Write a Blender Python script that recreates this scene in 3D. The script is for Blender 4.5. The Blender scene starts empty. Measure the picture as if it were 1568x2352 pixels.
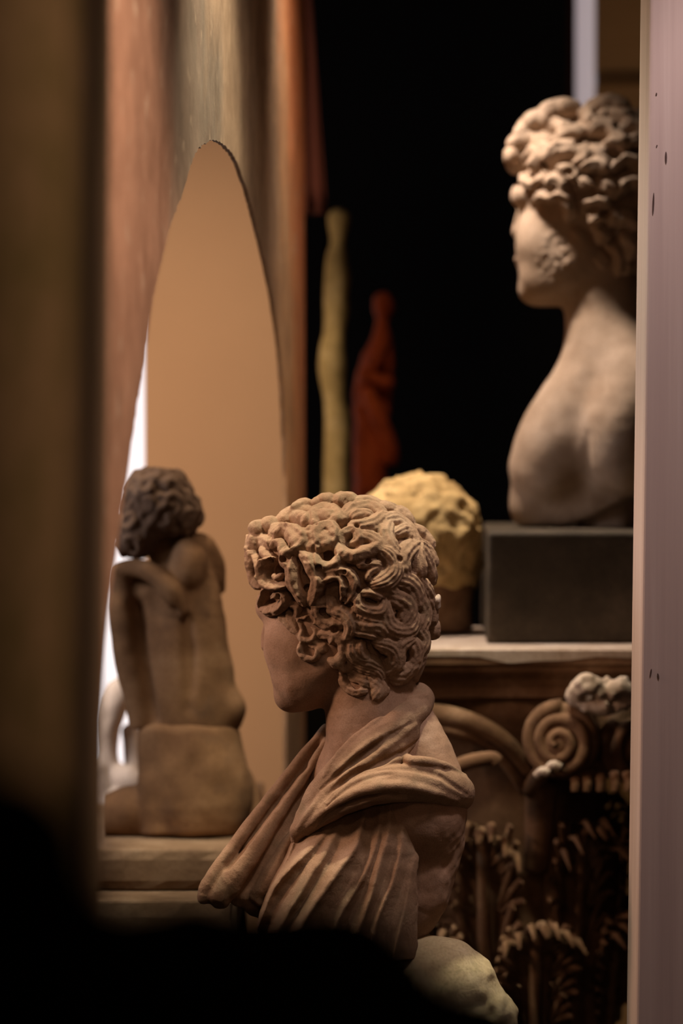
import bpy, math, random
import numpy as np
from mathutils import Vector, Matrix

# ------------------------------------------------------------------ camera, world, lights, exposure
SC = bpy.context.scene
COL = SC.collection
FPX, CX, CY, HORIZON = 6000.0, 784.0, 1176.0, 1030.0
CAMZ = 1.5
PITCH = math.atan((CY - HORIZON) / FPX)
cam_d = bpy.data.cameras.new('camera')
cam = bpy.data.objects.new('camera', cam_d)
COL.objects.link(cam)
cam.location = (0, 0, CAMZ)
cam.rotation_euler = (math.pi / 2 - PITCH, 0, 0)
cam_d.sensor_fit = 'VERTICAL'
cam_d.sensor_height = 36.0
cam_d.lens = FPX / 2352.0 * 36.0
cam_d.dof.use_dof = True
cam_d.dof.focus_distance = 3.24
cam_d.dof.aperture_fstop = 2.5
cam_d.clip_start = 0.05
SC.camera = cam

world = bpy.data.worlds.new('world')
SC.world = world
world.use_nodes = True
world.node_tree.nodes['Background'].inputs['Color'].default_value = (1.0, 0.8, 0.65, 1)
world.node_tree.nodes['Background'].inputs['Strength'].default_value = 0.004

SC.view_settings.view_transform = 'Standard'
SC.view_settings.look = 'None'
SC.view_settings.gamma = 1.0
SC.view_settings.use_curve_mapping = False
SC.view_settings.exposure = 0.0


def lamp(name, kind, loc, target, power, color, size=0.3, spot=None, blend=0.4):
    ld = bpy.data.lights.new(name, kind)
    ld.energy = power
    ld.color = color
    if kind == 'AREA':
        ld.shape = 'DISK'
        ld.size = size
    if kind == 'SPOT':
        ld.shadow_soft_size = size
        ld.spot_size = math.radians(spot)
        ld.spot_blend = blend
    o = bpy.data.objects.new(name, ld)
    COL.objects.link(o)
    o.location = loc
    d = Vector(target) - Vector(loc)
    o.rotation_euler = d.to_track_quat('-Z', 'Y').to_euler()
    return o


# ceiling track lamps of the museum room and added fill lights out of view
lamp('track_lamp_bust', 'SPOT', (0.06, 3.20, 2.95), (0.02, 3.3, 1.2), 172, (1.0, 0.89, 0.65), 0.05, 44, 0.6)
lamp('fill_light_left', 'SPOT', (-0.18, 2.1, 2.05), (-0.02, 3.3, 1.2), 5, (1.0, 0.58, 0.38), 0.08, 36, 0.9)  # added fill for the face side of the bust
lamp('fill_light_beyond_arch', 'SPOT', (-0.95, 3.10, 1.80), (0.0, 3.3, 1.22), 34, (1.0, 0.60, 0.40), 0.10, 50, 0.7)  # added fill through the arch, for the bust's left edges
lamp('track_lamp_capital', 'SPOT', (-0.06, 4.02, 2.60), (0.21, 4.20, 1.45), 108, (1.0, 0.83, 0.70), 0.06, 58, 0.8)
lamp('track_lamp_arch', 'SPOT', (-0.42, 4.00, 2.90), (-0.26, 4.5, 1.2), 75, (1.0, 0.77, 0.54), 0.15, 80, 0.8)
lamp('fill_light_left_of_arch', 'SPOT', (-1.15, 3.95, 1.35), (-0.20, 4.95, 1.30), 42, (1.0, 0.70, 0.46), 0.2, 80, 0.8)  # added at the side to even out the tan wall
lamp('fill_light_wall', 'SPOT', (0.30, 2.30, 2.80), (-0.25, 2.60, 1.48), 135, (1.0, 0.74, 0.58), 0.12, 44, 0.7)  # added fill for the near stretch of the arch wall
lamp('fill_light_apex', 'SPOT', (0.06, 2.90, 2.85), (-0.17, 3.30, 2.08), 42, (1.0, 0.79, 0.62), 0.08, 44, 0.9)  # added to brighten the plaster round the arch top
lamp('fill_light_far', 'SPOT', (0.16, 4.05, 2.80), (-0.08, 4.36, 1.60), 32, (1.0, 0.72, 0.45), 0.08, 36, 0.8)  # added fill on the orange far end of the wall
lamp('fill_light_pillar', 'SPOT', (0.0, 0.90, 2.60), (-0.25, 1.92, 1.60), 24, (1.0, 0.74, 0.50), 0.1, 28, 0.8)  # added to lift the pillar alone
lamp('fill_light_post', 'SPOT', (0.62, 2.72, 2.78), (0.45, 3.17, 1.70), 60, (1.0, 0.80, 0.78), 0.08, 29, 0.5)  # added fill aimed only at the white post
lamp('fill_light_side', 'AREA', (-1.4, 3.6, 1.9), (-0.3, 4.1, 1.0), 8, (1.0, 0.90, 0.92), 0.6)  # added unseen soft fill from the left for marble and figure
lamp('fill_light_front', 'AREA', (0.3, -1.0, 2.3), (0.1, 3.5, 1.5), 3.5, (1.0, 0.60, 0.36), 1.0)  # added weak warm frontal fill behind the camera


def ray(px, py):
    """unit-depth ray of a photo pixel in world axes (y component not normalised)"""
    v = Vector(((px - CX) / FPX, (CY - py) / FPX, -1.0))
    return cam.rotation_euler.to_matrix() @ v


def P(px, py, Y):
    r = ray(px, py)
    return Vector((0, 0, CAMZ)) + r * (Y / r.y)


class Frame:
    """photo-pixel sculpting frame of one statue: x right, y down, d away, affine to world"""
    def __init__(self, cx, cy, Y):
        self.c = np.array([cx, cy, 0.0])
        r = ray(cx, cy)
        k = Y / r.y
        self.o = np.array(Vector((0, 0, CAMZ)) + r * k)
        self.s = k / FPX
        F = r.normalized()
        R = F.cross(Vector((0, 0, 1))).normalized()
        D = F.cross(R)
        self.M = np.array([R, D, F])

    def w(self, p):
        p = np.asarray(p, dtype=np.float64)
        return self.o + ((p - self.c) * self.s) @ self.M


# ------------------------------------------------------------------ volumes (signed distance sculpting)
RNG = np.random.RandomState(7)
LAT = RNG.rand(32, 32, 32).astype(np.float32) * 2 - 1


def noise3(X, Y, Z, scale):
    """value noise, feature size = scale"""
    X, Y, Z = np.broadcast_arrays(X / scale, Y / scale, Z / scale)
    i, j, k = np.floor(X).astype(np.int32), np.floor(Y).astype(np.int32), np.floor(Z).astype(np.int32)
    u, v, w = (X - i).astype(np.float32), (Y - j).astype(np.float32), (Z - k).astype(np.float32)
    u, v, w = u * u * (3 - 2 * u), v * v * (3 - 2 * v), w * w * (3 - 2 * w)
    i0, j0, k0, i1, j1, k1 = i & 31, j & 31, k & 31, (i + 1) & 31, (j + 1) & 31, (k + 1) & 31
    a = LAT[i0, j0, k0] * (1 - u) + LAT[i1, j0, k0] * u
    b = LAT[i0, j1, k0] * (1 - u) + LAT[i1, j1, k0] * u
    c = LAT[i0, j0, k1] * (1 - u) + LAT[i1, j0, k1] * u
    d = LAT[i0, j1, k1] * (1 - u) + LAT[i1, j1, k1] * u
    return (a * (1 - v) + b * v) * (1 - w) + (c * (1 - v) + d * v) * w


def smin(a, b, k):
    if k <= 0:
        return np.minimum(a, b)
    h = np.clip(0.5 + 0.5 * (b - a) / k, 0, 1)
    return b + (a - b) * h - k * h * (1 - h)


def cr(pts, n=4):
    """Catmull-Rom resampling of a polyline of any dimension"""
    p = np.asarray(pts, dtype=np.float64)
    if len(p) < 3:
        t = np.linspace(0, 1, n + 1)[:, None]
        return p[0] * (1 - t) + p[-1] * t
    q = np.vstack([2 * p[0] - p[1], p, 2 * p[-1] - p[-2]])
    out = []
    for i in range(1, len(q) - 2):
        for t in np.arange(n) / n:
            a, b, c, d = q[i - 1], q[i], q[i + 1], q[i + 2]
            out.append(0.5 * (2 * b + (c - a) * t + (2 * a - 5 * b + 4 * c - d) * t * t + (3 * b - a - 3 * c + d) * t ** 3))
    out.append(p[-1])
    return np.array(out)


class Vol:
    def __init__(self, lo, hi, h):
        self.lo = np.array(lo, float)
        self.h = float(h)
        self.n = np.ceil((np.array(hi, float) - self.lo) / h).astype(int) + 1
        self.ax = [(self.lo[i] + np.arange(self.n[i]) * h).astype(np.float32) for i in range(3)]
        self.F = np.full(self.n, 1e3, np.float32)

    def box(self, lo, hi):
        a = np.clip(np.floor((np.asarray(lo) - self.lo) / self.h).astype(int), 0, self.n)
        b = np.clip(np.ceil((np.asarray(hi) - self.lo) / self.h).astype(int) + 1, 0, self.n)
        S = tuple(slice(a[i], b[i]) for i in range(3))
        g = [self.ax[0][S[0]][:, None, None], self.ax[1][S[1]][None, :, None], self.ax[2][S[2]][None, None, :]]
        return S, g

    def all(self):
        return [self.ax[0][:, None, None], self.ax[1][None, :, None], self.ax[2][None, None, :]]

    def put(self, S, D, k, cut=False):
        f = self.F[S]
        if f.size == 0:
            return
        self.F[S] = -smin(-f, D, k) if cut else smin(f, D, k)

    def ell(self, c, r, k=0, rot=0.0, axis=2, cut=False):
        """ellipsoid; rot in degrees about axis d(2), y(1) or x(0)"""
        c = np.asarray(c, float)
        r = np.asarray(r, float)
        m = (r.max() if rot else r) + k + 3 * self.h
        S, (X, Y, Z) = self.box(c - m, c + m)
        X, Y, Z = X - c[0], Y - c[1], Z - c[2]
        if rot:
            co, si = math.cos(math.radians(rot)), math.sin(math.radians(rot))
            if axis == 2:
                X, Y = X * co + Y * si, -X * si + Y * co
            elif axis == 1:
                X, Z = X * co + Z * si, -X * si + Z * co
            else:
                Y, Z = Y * co + Z * si, -Y * si + Z * co
        k0 = np.sqrt((X / r[0]) ** 2 + (Y / r[1]) ** 2 + (Z / r[2]) ** 2)
        k1 = np.sqrt((X / r[0] ** 2) ** 2 + (Y / r[1] ** 2) ** 2 + (Z / r[2] ** 2) ** 2) + 1e-9
        D = np.where(k0 < 1e-3, -r.min(), k0 * (k0 - 1) / k1)
        self.put(S, D.astype(np.float32), k, cut)

    def tube(self, pts, k=6, n=4, cut=False, flat=1.0):
        """tube through rows (x, y, d, r); flat < 1 squashes it along d"""
        p = cr(pts, n)
        m = p[:, 3].max() + k + 3 * self.h
        S, _ = self.box(p[:, :3].min(0) - m, p[:, :3].max(0) + m)
        off = [s.start for s in S]
        D = np.full([s.stop - s.start for s in S], 1e3, np.float32)
        if D.size == 0:
            return
        for a, b in zip(p[:-1], p[1:]):
            mm = max(a[3], b[3]) + k + 3 * self.h
            T, (X, Y, Z) = self.box(np.minimum(a[:3], b[:3]) - mm, np.maximum(a[:3], b[:3]) + mm)
            u = b[:3] - a[:3]
            L2 = float(u @ u) + 1e-9
            X, Y, Z = X - a[0], Y - a[1], Z - a[2]
            t = np.clip((X * u[0] + Y * u[1] + Z * u[2]) / L2, 0, 1)
            d = np.sqrt((X - t * u[0]) ** 2 + (Y - t * u[1]) ** 2 + ((Z - t * u[2]) / flat) ** 2) - (a[3] + (b[3] - a[3]) * t)
            L = tuple(slice(T[i].start - off[i], T[i].stop - off[i]) for i in range(3))
            D[L] = np.minimum(D[L], d)
        self.put(S, D, k, cut)

    def blur(self, it):
        """soften facets of joined primitives"""
        F = np.clip(self.F, -30, 30)
        for _ in range(it):
            for ax in range(3):
                A = np.moveaxis(F, ax, 0)
                B = A.copy()
                B[1:-1] = 0.5 * A[1:-1] + 0.25 * (A[:-2] + A[2:])
                F = np.moveaxis(B, 0, ax)
        self.F = np.ascontiguousarray(F)

    # --- surface queries
    def val(self, p):
        i = np.clip(np.round((np.asarray(p) - self.lo) / self.h).astype(int), 1, self.n - 2)
        return self.F[i[0], i[1], i[2]]

    def grad(self, p):
        i = np.clip(np.round((np.asarray(p) - self.lo) / self.h).astype(int), 2, self.n - 3)
        x, y, z = i
        F = self.F
        g = np.array([F[x + 2, y, z] - F[x - 2, y, z], F[x, y + 2, z] - F[x, y - 2, z], F[x, y, z + 2] - F[x, y, z - 2]], float)
        return g / (np.linalg.norm(g) + 1e-9)

    def front(self, x, y, c=None):
        """d of the surface facing the viewer at (x, y); outside, walk towards c"""
        for s in np.linspace(0, 0.6, 61):
            xx, yy = (x + (c[0] - x) * s, y + (c[1] - y) * s) if c is not None else (x, y)
            i = int(np.clip(round((xx - self.lo[0]) / self.h), 0, self.n[0] - 1))
            j = int(np.clip(round((yy - self.lo[1]) / self.h), 0, self.n[1] - 1))
            col = self.F[i, j]
            neg = np.nonzero(col < 0)[0]
            if len(neg):
                m = neg[0]
                if m == 0:
                    d = self.ax[2][0]
                else:
                    d = self.ax[2][m - 1] + self.h * col[m - 1] / (col[m - 1] - col[m])
                return float(d), (xx, yy)
            if c is None:
                return None, None
        return None, None

    def project(self, pts, c, n=4):
        """2-D strokes -> 3-D centre line with normals on the present surface"""
        out, nor = [], []
        for x, y in cr(pts, n):
            d, q = self.front(x, y, c)
            if d is None:
                continue
            g = self.grad((q[0], q[1], d))
            out.append((x, y, d))
            nor.append(g)
        return np.array(out), np.array(nor)

    def shoot(self, c, v, rmax):
        """surface point along direction v from inside point c"""
        prev = None
        for r in np.arange(rmax, 0, -self.h * 0.5):
            f = self.val(c + v * r)
            if f < 0:
                return c + v * r
        return c

    def lock(self, p, N, w, h, k=4, g=0.0, m=2.0, sink=0.15, taper=0.55):
        """one carved lock: grooved elliptic band along p with normals N"""
        if len(p) < 2:
            return
        for _ in range(3):
            N = np.vstack([N[:1], (N[:-2] + N[1:-1] * 2 + N[2:]) / 4, N[-1:]]) if len(N) > 2 else N
            p = np.vstack([p[:1], (p[:-2] + p[1:-1] * 4 + p[2:]) / 6, p[-1:]]) if len(p) > 2 else p
        N = N / (np.linalg.norm(N, axis=1)[:, None] + 1e-9)
        p = p - N * (h * sink)
        t = np.linspace(0, 1, len(p))
        W = w * (1 - (1 - taper) * np.clip((np.abs(t - 0.5) - 0.25) / 0.25, 0, 1) ** 2)
        ext = max(w, h) + k + 3 * self.h + g
        S, _ = self.box(p.min(0) - ext, p.max(0) + ext)
        off = [s.start for s in S]
        D = np.full([s.stop - s.start for s in S], 1e3, np.float32)
        if D.size == 0:
            return
        for i in range(len(p) - 1):
            a, b = p[i], p[i + 1]
            T_, (X, Y, Z) = self.box(np.minimum(a, b) - ext, np.maximum(a, b) + ext)
            u = b - a
            L = np.linalg.norm(u) + 1e-9
            T = u / L
            n = N[i] + N[i + 1]
            n = n - T * (n @ T)
            n /= np.linalg.norm(n) + 1e-9
            B = np.cross(T, n)
            X, Y, Z = X - a[0], Y - a[1], Z - a[2]
            s = X * T[0] + Y * T[1] + Z * T[2]
            tt = np.clip(s / L, 0, 1)
            bb = X * B[0] + Y * B[1] + Z * B[2]
            nn = X * n[0] + Y * n[1] + Z * n[2]
            aa = s - tt * L
            ww = W[i] + (W[i + 1] - W[i]) * tt
            hh = h * (0.5 + 0.5 * ww / w)
            r = np.sqrt((bb / ww) ** 2 + (nn / hh) ** 2 + (aa / ww) ** 2)
            d = (r - 1) * np.minimum(ww, hh)
            if g:
                d = d + g * (0.5 + 0.5 * np.cos(math.pi * m * bb / ww + 3.14159 * (1 + m)))
            Ls = tuple(slice(T_[q].start - off[q], T_[q].stop - off[q]) for q in range(3))
            D[Ls] = np.minimum(D[Ls], d)
        self.put(S, D, k)

    def curl(self, c, n, R, w, h, turns=1.25, phase=0.0, k=4, g=0.0, sgn=1):
        """snail curl lying on the tangent plane at c"""
        a = np.cross(n, [0.3, 0.9, 0.2])
        a /= np.linalg.norm(a)
        b = np.cross(n, a) * sgn
        q = np.linspace(0, 1, int(9 * turns) + 3)
        ang = phase + q * turns * 2 * math.pi
        rad = R * (1 - 0.72 * q)
        pts = c + np.outer(np.cos(ang) * rad, a) + np.outer(np.sin(ang) * rad, b) + np.outer(q * R * 0.25 - R * 0.2, n)
        self.lock(pts, np.repeat(n[None], len(pts), 0), w, h, k, g, 1.5, 0.0, 0.7)

    def mesh(self, frame, relax=1):
        """surface nets -> world vertices, quads"""
        F, lo, h = self.F, self.lo, self.h
        s = F < 0
        s[0], s[-1] = False, False
        s[:, 0], s[:, -1] = False, False
        s[:, :, 0], s[:, :, -1] = False, False
        F = np.where(s, np.minimum(F, -1e-4), np.maximum(F, 1e-4))
        cnt = np.zeros(np.array(F.shape) - 1, np.int8)
        for i in (0, 1):
            for j in (0, 1):
                for k in (0, 1):
                    cnt += s[i:s.shape[0] - 1 + i, j:s.shape[1] - 1 + j, k:s.shape[2] - 1 + k]
        act = np.argwhere((cnt > 0) & (cnt < 8))
        idx = np.full(cnt.shape, -1, np.int32)
        idx[act[:, 0], act[:, 1], act[:, 2]] = np.arange(len(act))
        c = {}
        for i in (0, 1):
            for j in (0, 1):
                for k in (0, 1):
                    c[i, j, k] = F[act[:, 0] + i, act[:, 1] + j, act[:, 2] + k]
        acc = np.zeros((len(act), 3))
        num = np.zeros(len(act))
        for ax in range(3):
            o = [a for a in range(3) if a != ax]
            for u in (0, 1):
                for v in (0, 1):
                    A = [0, 0, 0]
                    A[o[0]], A[o[1]] = u, v
                    Bq = list(A)
                    Bq[ax] = 1
                    fa, fb = c[tuple(A)], c[tuple(Bq)]
                    m = (fa < 0) != (fb < 0)
                    t = np.where(m, fa / np.where(m, fa - fb, 1), 0)
                    pos = np.zeros((len(act), 3))
                    pos[:, o[0]], pos[:, o[1]], pos[:, ax] = u, v, t
                    acc += pos * m[:, None]
                    num += m
        V = lo + (act + acc / num[:, None]) * h
        quads = []
        for ax in range(3):
            a = [slice(None)] * 3
            b = [slice(None)] * 3
            a[ax], b[ax] = slice(0, -1), slice(1, None)
            sa, sb = s[tuple(a)], s[tuple(b)]
            e = np.argwhere(sa != sb)
            inside = sa[e[:, 0], e[:, 1], e[:, 2]]
            o1, o2 = (ax + 1) % 3, (ax + 2) % 3
            q = []
            for (u, v) in ((0, 0), (1, 0), (1, 1), (0, 1)):
                t = e.copy()
                t[:, o1] -= u
                t[:, o2] -= v
                q.append(idx[t[:, 0], t[:, 1], t[:, 2]])
            q = np.stack(q, 1)
            q[~inside] = q[~inside][:, ::-1]
            quads.append(q[:, ::-1] if False else q)
        quads = np.vstack(quads)
        for _ in range(relax):
            acc = np.zeros_like(V)
            num = np.zeros(len(V))
            for i in range(4):
                a_, b_ = quads[:, i], quads[:, (i + 1) % 4]
                for ax in range(3):
                    acc[:, ax] += np.bincount(a_, V[b_, ax], len(V)) + np.bincount(b_, V[a_, ax], len(V))
                num += np.bincount(a_, minlength=len(V)) + np.bincount(b_, minlength=len(V))
            V = V * 0.4 + 0.6 * acc / np.maximum(num, 1)[:, None]
        # settle the vertices on the true surface
        Fp = self.F

        def tri(Q):
            g = np.clip((Q - lo) / h, 0, np.array(Fp.shape) - 1.001)
            i = g.astype(np.int32)
            f = (g - i).astype(np.float32)
            x, y, z = i[:, 0], i[:, 1], i[:, 2]
            u, v, w = f[:, 0], f[:, 1], f[:, 2]
            c00 = Fp[x, y, z] * (1 - u) + Fp[x + 1, y, z] * u
            c10 = Fp[x, y + 1, z] * (1 - u) + Fp[x + 1, y + 1, z] * u
            c01 = Fp[x, y, z + 1] * (1 - u) + Fp[x + 1, y, z + 1] * u
            c11 = Fp[x, y + 1, z + 1] * (1 - u) + Fp[x + 1, y + 1, z + 1] * u
            return (c00 * (1 - v) + c10 * v) * (1 - w) + (c01 * (1 - v) + c11 * v) * w
        for _ in range(2):
            f0 = tri(V)
            G = np.zeros_like(V)
            for ax in range(3):
                e = np.zeros(3)
                e[ax] = h * 0.75
                G[:, ax] = (tri(V + e) - tri(V - e)) / (1.5 * h)
            st = f0[:, None] * G / np.maximum((G * G).sum(1), 0.15)[:, None]
            ln = np.linalg.norm(st, axis=1)
            st *= np.minimum(1, 0.6 * h / np.maximum(ln, 1e-6))[:, None]
            V = V - st * (np.abs(f0) < 40)[:, None]
        return frame.w(V), quads


# ------------------------------------------------------------------ objects
MATS = {}


def link_mesh(name, V, quads, mat, parent=None, origin=None, smooth=True):
    V = np.asarray(V, np.float64)
    if origin is None:
        origin = np.array(parent.location) if parent else np.array([V[:, 0].mean(), V[:, 1].mean(), V[:, 2].min()])
    me = bpy.data.meshes.new(name)
    quads = np.asarray(quads, np.int32)
    nq, w = quads.shape
    me.vertices.add(len(V))
    me.vertices.foreach_set('co', (V - origin).astype(np.float32).ravel())
    me.loops.add(nq * w)
    me.loops.foreach_set('vertex_index', quads.ravel())
    me.polygons.add(nq)
    me.polygons.foreach_set('loop_start', np.arange(0, nq * w, w, dtype=np.int32))
    if smooth:
        me.polygons.foreach_set('use_smooth', np.ones(nq, bool))
    me.update(calc_edges=True)
    me.validate()
    me.materials.append(MATS[mat])
    o = bpy.data.objects.new(name, me)
    COL.objects.link(o)
    if parent:
        o.parent = parent
        off = Vector(origin) - Vector(parent['_loc'])
        o.location = off
        o['_loc'] = tuple(origin)
    else:
        o.location = origin
        o['_loc'] = tuple(float(v) for v in origin)
    return o


def raw_mesh(name, V, faces, mat, parent=None, origin=None, smooth=False):
    """small meshes with mixed faces, V in world"""
    V = [Vector(v) for v in V]
    if origin is None:
        origin = Vector(parent['_loc']) if parent else Vector((sum(v.x for v in V) / len(V), sum(v.y for v in V) / len(V), min(v.z for v in V)))
    origin = Vector(origin)
    me = bpy.data.meshes.new(name)
    me.from_pydata([v - origin for v in V], [], faces)
    me.update()
    if smooth:
        for p in me.polygons:
            p.use_smooth = True
    me.materials.append(MATS[mat])
    o = bpy.data.objects.new(name, me)
    COL.objects.link(o)
    if parent:
        o.parent = parent
        o.location = origin - Vector(parent['_loc'])
    else:
        o.location = origin
    o['_loc'] = tuple(origin)
    return o


def empty(name, loc):
    o = bpy.data.objects.new(name, None)
    o.empty_display_size = 0.05
    COL.objects.link(o)
    o.location = loc
    o['_loc'] = tuple(float(v) for v in loc)
    return o


def tag(o, label=None, cat=None, group=None, kind=None):
    if label:
        o['label'] = label
    if cat:
        o['category'] = cat
    if group:
        o['group'] = group
    if kind:
        o['kind'] = kind
    return o


def bevel(o, w, seg=2):
    m = o.modifiers.new('bevel', 'BEVEL')
    m.width = w
    m.segments = seg
    m.limit_method = 'ANGLE'
    return o


def box_vf(lo, hi):
    V = [(x, y, z) for x in (lo[0], hi[0]) for y in (lo[1], hi[1]) for z in (lo[2], hi[2])]
    Fc = [(0, 1, 3, 2), (4, 6, 7, 5), (0, 4, 5, 1), (2, 3, 7, 6), (0, 2, 6, 4), (1, 5, 7, 3)]
    return V, Fc


def box_obj(name, lo, hi, mat, parent=None, bev=0.0, rz=0.0):
    V, Fc = box_vf(lo, hi)
    c = Vector(((lo[0] + hi[0]) / 2, (lo[1] + hi[1]) / 2, lo[2]))
    if rz:
        R = Matrix.Rotation(math.radians(rz), 3, 'Z')
        V = [R @ (Vector(v) - c) + c for v in V]
    o = raw_mesh(name, V, Fc, mat, parent)
    if bev:
        bevel(o, bev)
    return o


# ------------------------------------------------------------------ materials
def mat_new(name):
    m = bpy.data.materials.new(name)
    m.use_nodes = True
    nt = m.node_tree
    return m, nt, nt.nodes['Principled BSDF']


def stone(name, a, b, c, scale=14.0, rough=0.85, bump=0.25, grain=420.0, stain=None, stain_amt=0.5):
    """two-tone stone with speckle and optional stains, all by noise in object space"""
    m, nt, bs = mat_new(name)
    N, L = nt.nodes, nt.links
    tc = N.new('ShaderNodeTexCoord')
    n1 = N.new('ShaderNodeTexNoise')
    n1.inputs['Scale'].default_value = scale
    n1.inputs['Detail'].default_value = 5
    n1.inputs['Roughness'].default_value = 0.62
    L.new(tc.outputs['Object'], n1.inputs['Vector'])
    r1 = N.new('ShaderNodeValToRGB')
    e = r1.color_ramp.elements
    e[0].position, e[0].color = 0.30, (*a, 1)
    e[1].position, e[1].color = 0.72, (*c, 1)
    k = e.new(0.52)
    k.color = (*b, 1)
    L.new(n1.outputs['Fac'], r1.inputs['Fac'])
    n2 = N.new('ShaderNodeTexNoise')
    n2.inputs['Scale'].default_value = grain
    n2.inputs['Detail'].default_value = 2
    L.new(tc.outputs['Object'], n2.inputs['Vector'])
    mx = N.new('ShaderNodeMix')
    mx.data_type = 'RGBA'
    mx.blend_type = 'MULTIPLY'
    r2 = N.new('ShaderNodeValToRGB')
    r2.color_ramp.elements[0].position, r2.color_ramp.elements[0].color = 0.33, (0.62, 0.60, 0.58, 1)
    r2.color_ramp.elements[1].position = 0.56
    L.new(n2.outputs['Fac'], r2.inputs['Fac'])
    mx.inputs['Factor'].default_value = 0.4
    L.new(r1.outputs['Color'], mx.inputs['A'])
    L.new(r2.outputs['Color'], mx.inputs['B'])
    col = mx.outputs['Result']
    if stain:
        n3 = N.new('ShaderNodeTexNoise')
        n3.inputs['Scale'].default_value = scale * 1.9
        n3.inputs['Detail'].default_value = 4
        mp = N.new('ShaderNodeMapping')
        mp.inputs['Location'].default_value = (3.1, 1.7, 5.2)
        L.new(tc.outputs['Object'], mp.inputs['Vector'])
        L.new(mp.outputs['Vector'], n3.inputs['Vector'])
        r3 = N.new('ShaderNodeValToRGB')
        r3.color_ramp.elements[0].position = 0.56
        r3.color_ramp.elements[0].color = (0, 0, 0, 1)
        r3.color_ramp.elements[1].position = 0.74
        r3.color_ramp.elements[1].color = (stain_amt,) * 3 + (1,)
        L.new(n3.outputs['Fac'], r3.inputs['Fac'])
        m2 = N.new('ShaderNodeMix')
        m2.data_type = 'RGBA'
        L.new(r3.outputs['Color'], m2.inputs['Factor'])
        L.new(col, m2.inputs['A'])
        m2.inputs['B'].default_value = (*stain, 1)
        col = m2.outputs['Result']
    L.new(col, bs.inputs['Base Color'])
    bs.inputs['Roughness'].default_value = rough
    bs.inputs['Specular IOR Level'].default_value = 0.0 if name == 'unlit_black' else 0.25
    add = N.new('ShaderNodeMath')
    add.operation = 'ADD'
    mu = N.new('ShaderNodeMath')
    mu.operation = 'MULTIPLY'
    mu.inputs[1].default_value = 2.5
    n4 = N.new('ShaderNodeTexNoise')
    n4.inputs['Scale'].default_value = grain * 0.28
    n4.inputs['Detail'].default_value = 3
    L.new(tc.outputs['Object'], n4.inputs['Vector'])
    L.new(n4.outputs['Fac'], mu.inputs[0])
    L.new(n2.outputs['Fac'], add.inputs[0])
    L.new(mu.outputs[0], add.inputs[1])
    bp = N.new('ShaderNodeBump')
    bp.inputs['Strength'].default_value = bump
    bp.inputs['Distance'].default_value = 0.0012
    L.new(add.outputs[0], bp.inputs['Height'])
    L.new(bp.outputs['Normal'], bs.inputs['Normal'])
    MATS[name] = m
    return m


def streaked(name, stops, axis_scale=(1, 1, 1), scale=6.0, rough=0.7, bump=0.1, coat=0.0, specks=None):
    """paint or wood with streaks: noise stretched by axis_scale through a ramp"""
    m, nt, bs = mat_new(name)
    N, L = nt.nodes, nt.links
    tc = N.new('ShaderNodeTexCoord')
    mp = N.new('ShaderNodeMapping')
    mp.inputs['Scale'].default_value = axis_scale
    L.new(tc.outputs['Object'], mp.inputs['Vector'])
    n1 = N.new('ShaderNodeTexNoise')
    n1.inputs['Scale'].default_value = scale
    n1.inputs['Detail'].default_value = 6
    n1.inputs['Roughness'].default_value = 0.6
    L.new(mp.outputs['Vector'], n1.inputs['Vector'])
    r = N.new('ShaderNodeValToRGB')
    el = r.color_ramp.elements
    el[0].position, el[0].color = stops[0][0], (*stops[0][1], 1)
    el[1].position, el[1].color = stops[-1][0], (*stops[-1][1], 1)
    for p, c in stops[1:-1]:
        x = el.new(p)
        x.color = (*c, 1)
    L.new(n1.outputs['Fac'], r.inputs['Fac'])
    L.new(r.outputs['Color'], bs.inputs['Base Color'])
    bs.inputs['Roughness'].default_value = rough
    bs.inputs['Specular IOR Level'].default_value = 0.3
    bp = N.new('ShaderNodeBump')
    bp.inputs['Strength'].default_value = bump
    bp.inputs['Distance'].default_value = 0.002
    L.new(n1.outputs['Fac'], bp.inputs['Height'])
    L.new(bp.outputs['Normal'], bs.inputs['Normal'])
    MATS[name] = m
    return m


def glow(name, color, strength):
    m, nt, bs = mat_new(name)
    bs.inputs['Base Color'].default_value = (0.8, 0.8, 0.8, 1)
    bs.inputs['Emission Color'].default_value = (*color, 1)
    bs.inputs['Emission Strength'].default_value = strength
    MATS[name] = m
    return m


stone('bust_stone', (0.19, 0.112, 0.066), (0.29, 0.182, 0.113), (0.38, 0.260, 0.172), 16, 0.88, 0.35, 520, (0.16, 0.14, 0.08), 0.35)
stone('bust_skin_stone', (0.25, 0.145, 0.088), (0.32, 0.196, 0.126), (0.39, 0.255, 0.175), 20, 0.75, 0.18, 480, (0.17, 0.12, 0.08), 0.4)
stone('upper_stone', (0.30, 0.205, 0.135), (0.40, 0.290, 0.205), (0.48, 0.360, 0.270), 12, 0.8, 0.2, 300, (0.20, 0.12, 0.07), 0.4)
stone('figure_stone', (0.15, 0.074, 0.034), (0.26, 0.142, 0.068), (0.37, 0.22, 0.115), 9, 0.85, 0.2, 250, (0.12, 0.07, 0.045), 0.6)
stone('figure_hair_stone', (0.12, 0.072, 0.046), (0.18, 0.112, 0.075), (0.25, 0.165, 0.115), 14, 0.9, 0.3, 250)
stone('yellow_stone', (0.36, 0.225, 0.085), (0.52, 0.355, 0.150), (0.64, 0.46, 0.225), 18, 0.9, 0.3, 200, (0.25, 0.14, 0.05), 0.5)
stone('capital_stone', (0.10, 0.050, 0.024), (0.18, 0.098, 0.050), (0.30, 0.185, 0.11), 16, 0.85, 0.3, 220, (0.09, 0.05, 0.028), 0.6)
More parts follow.
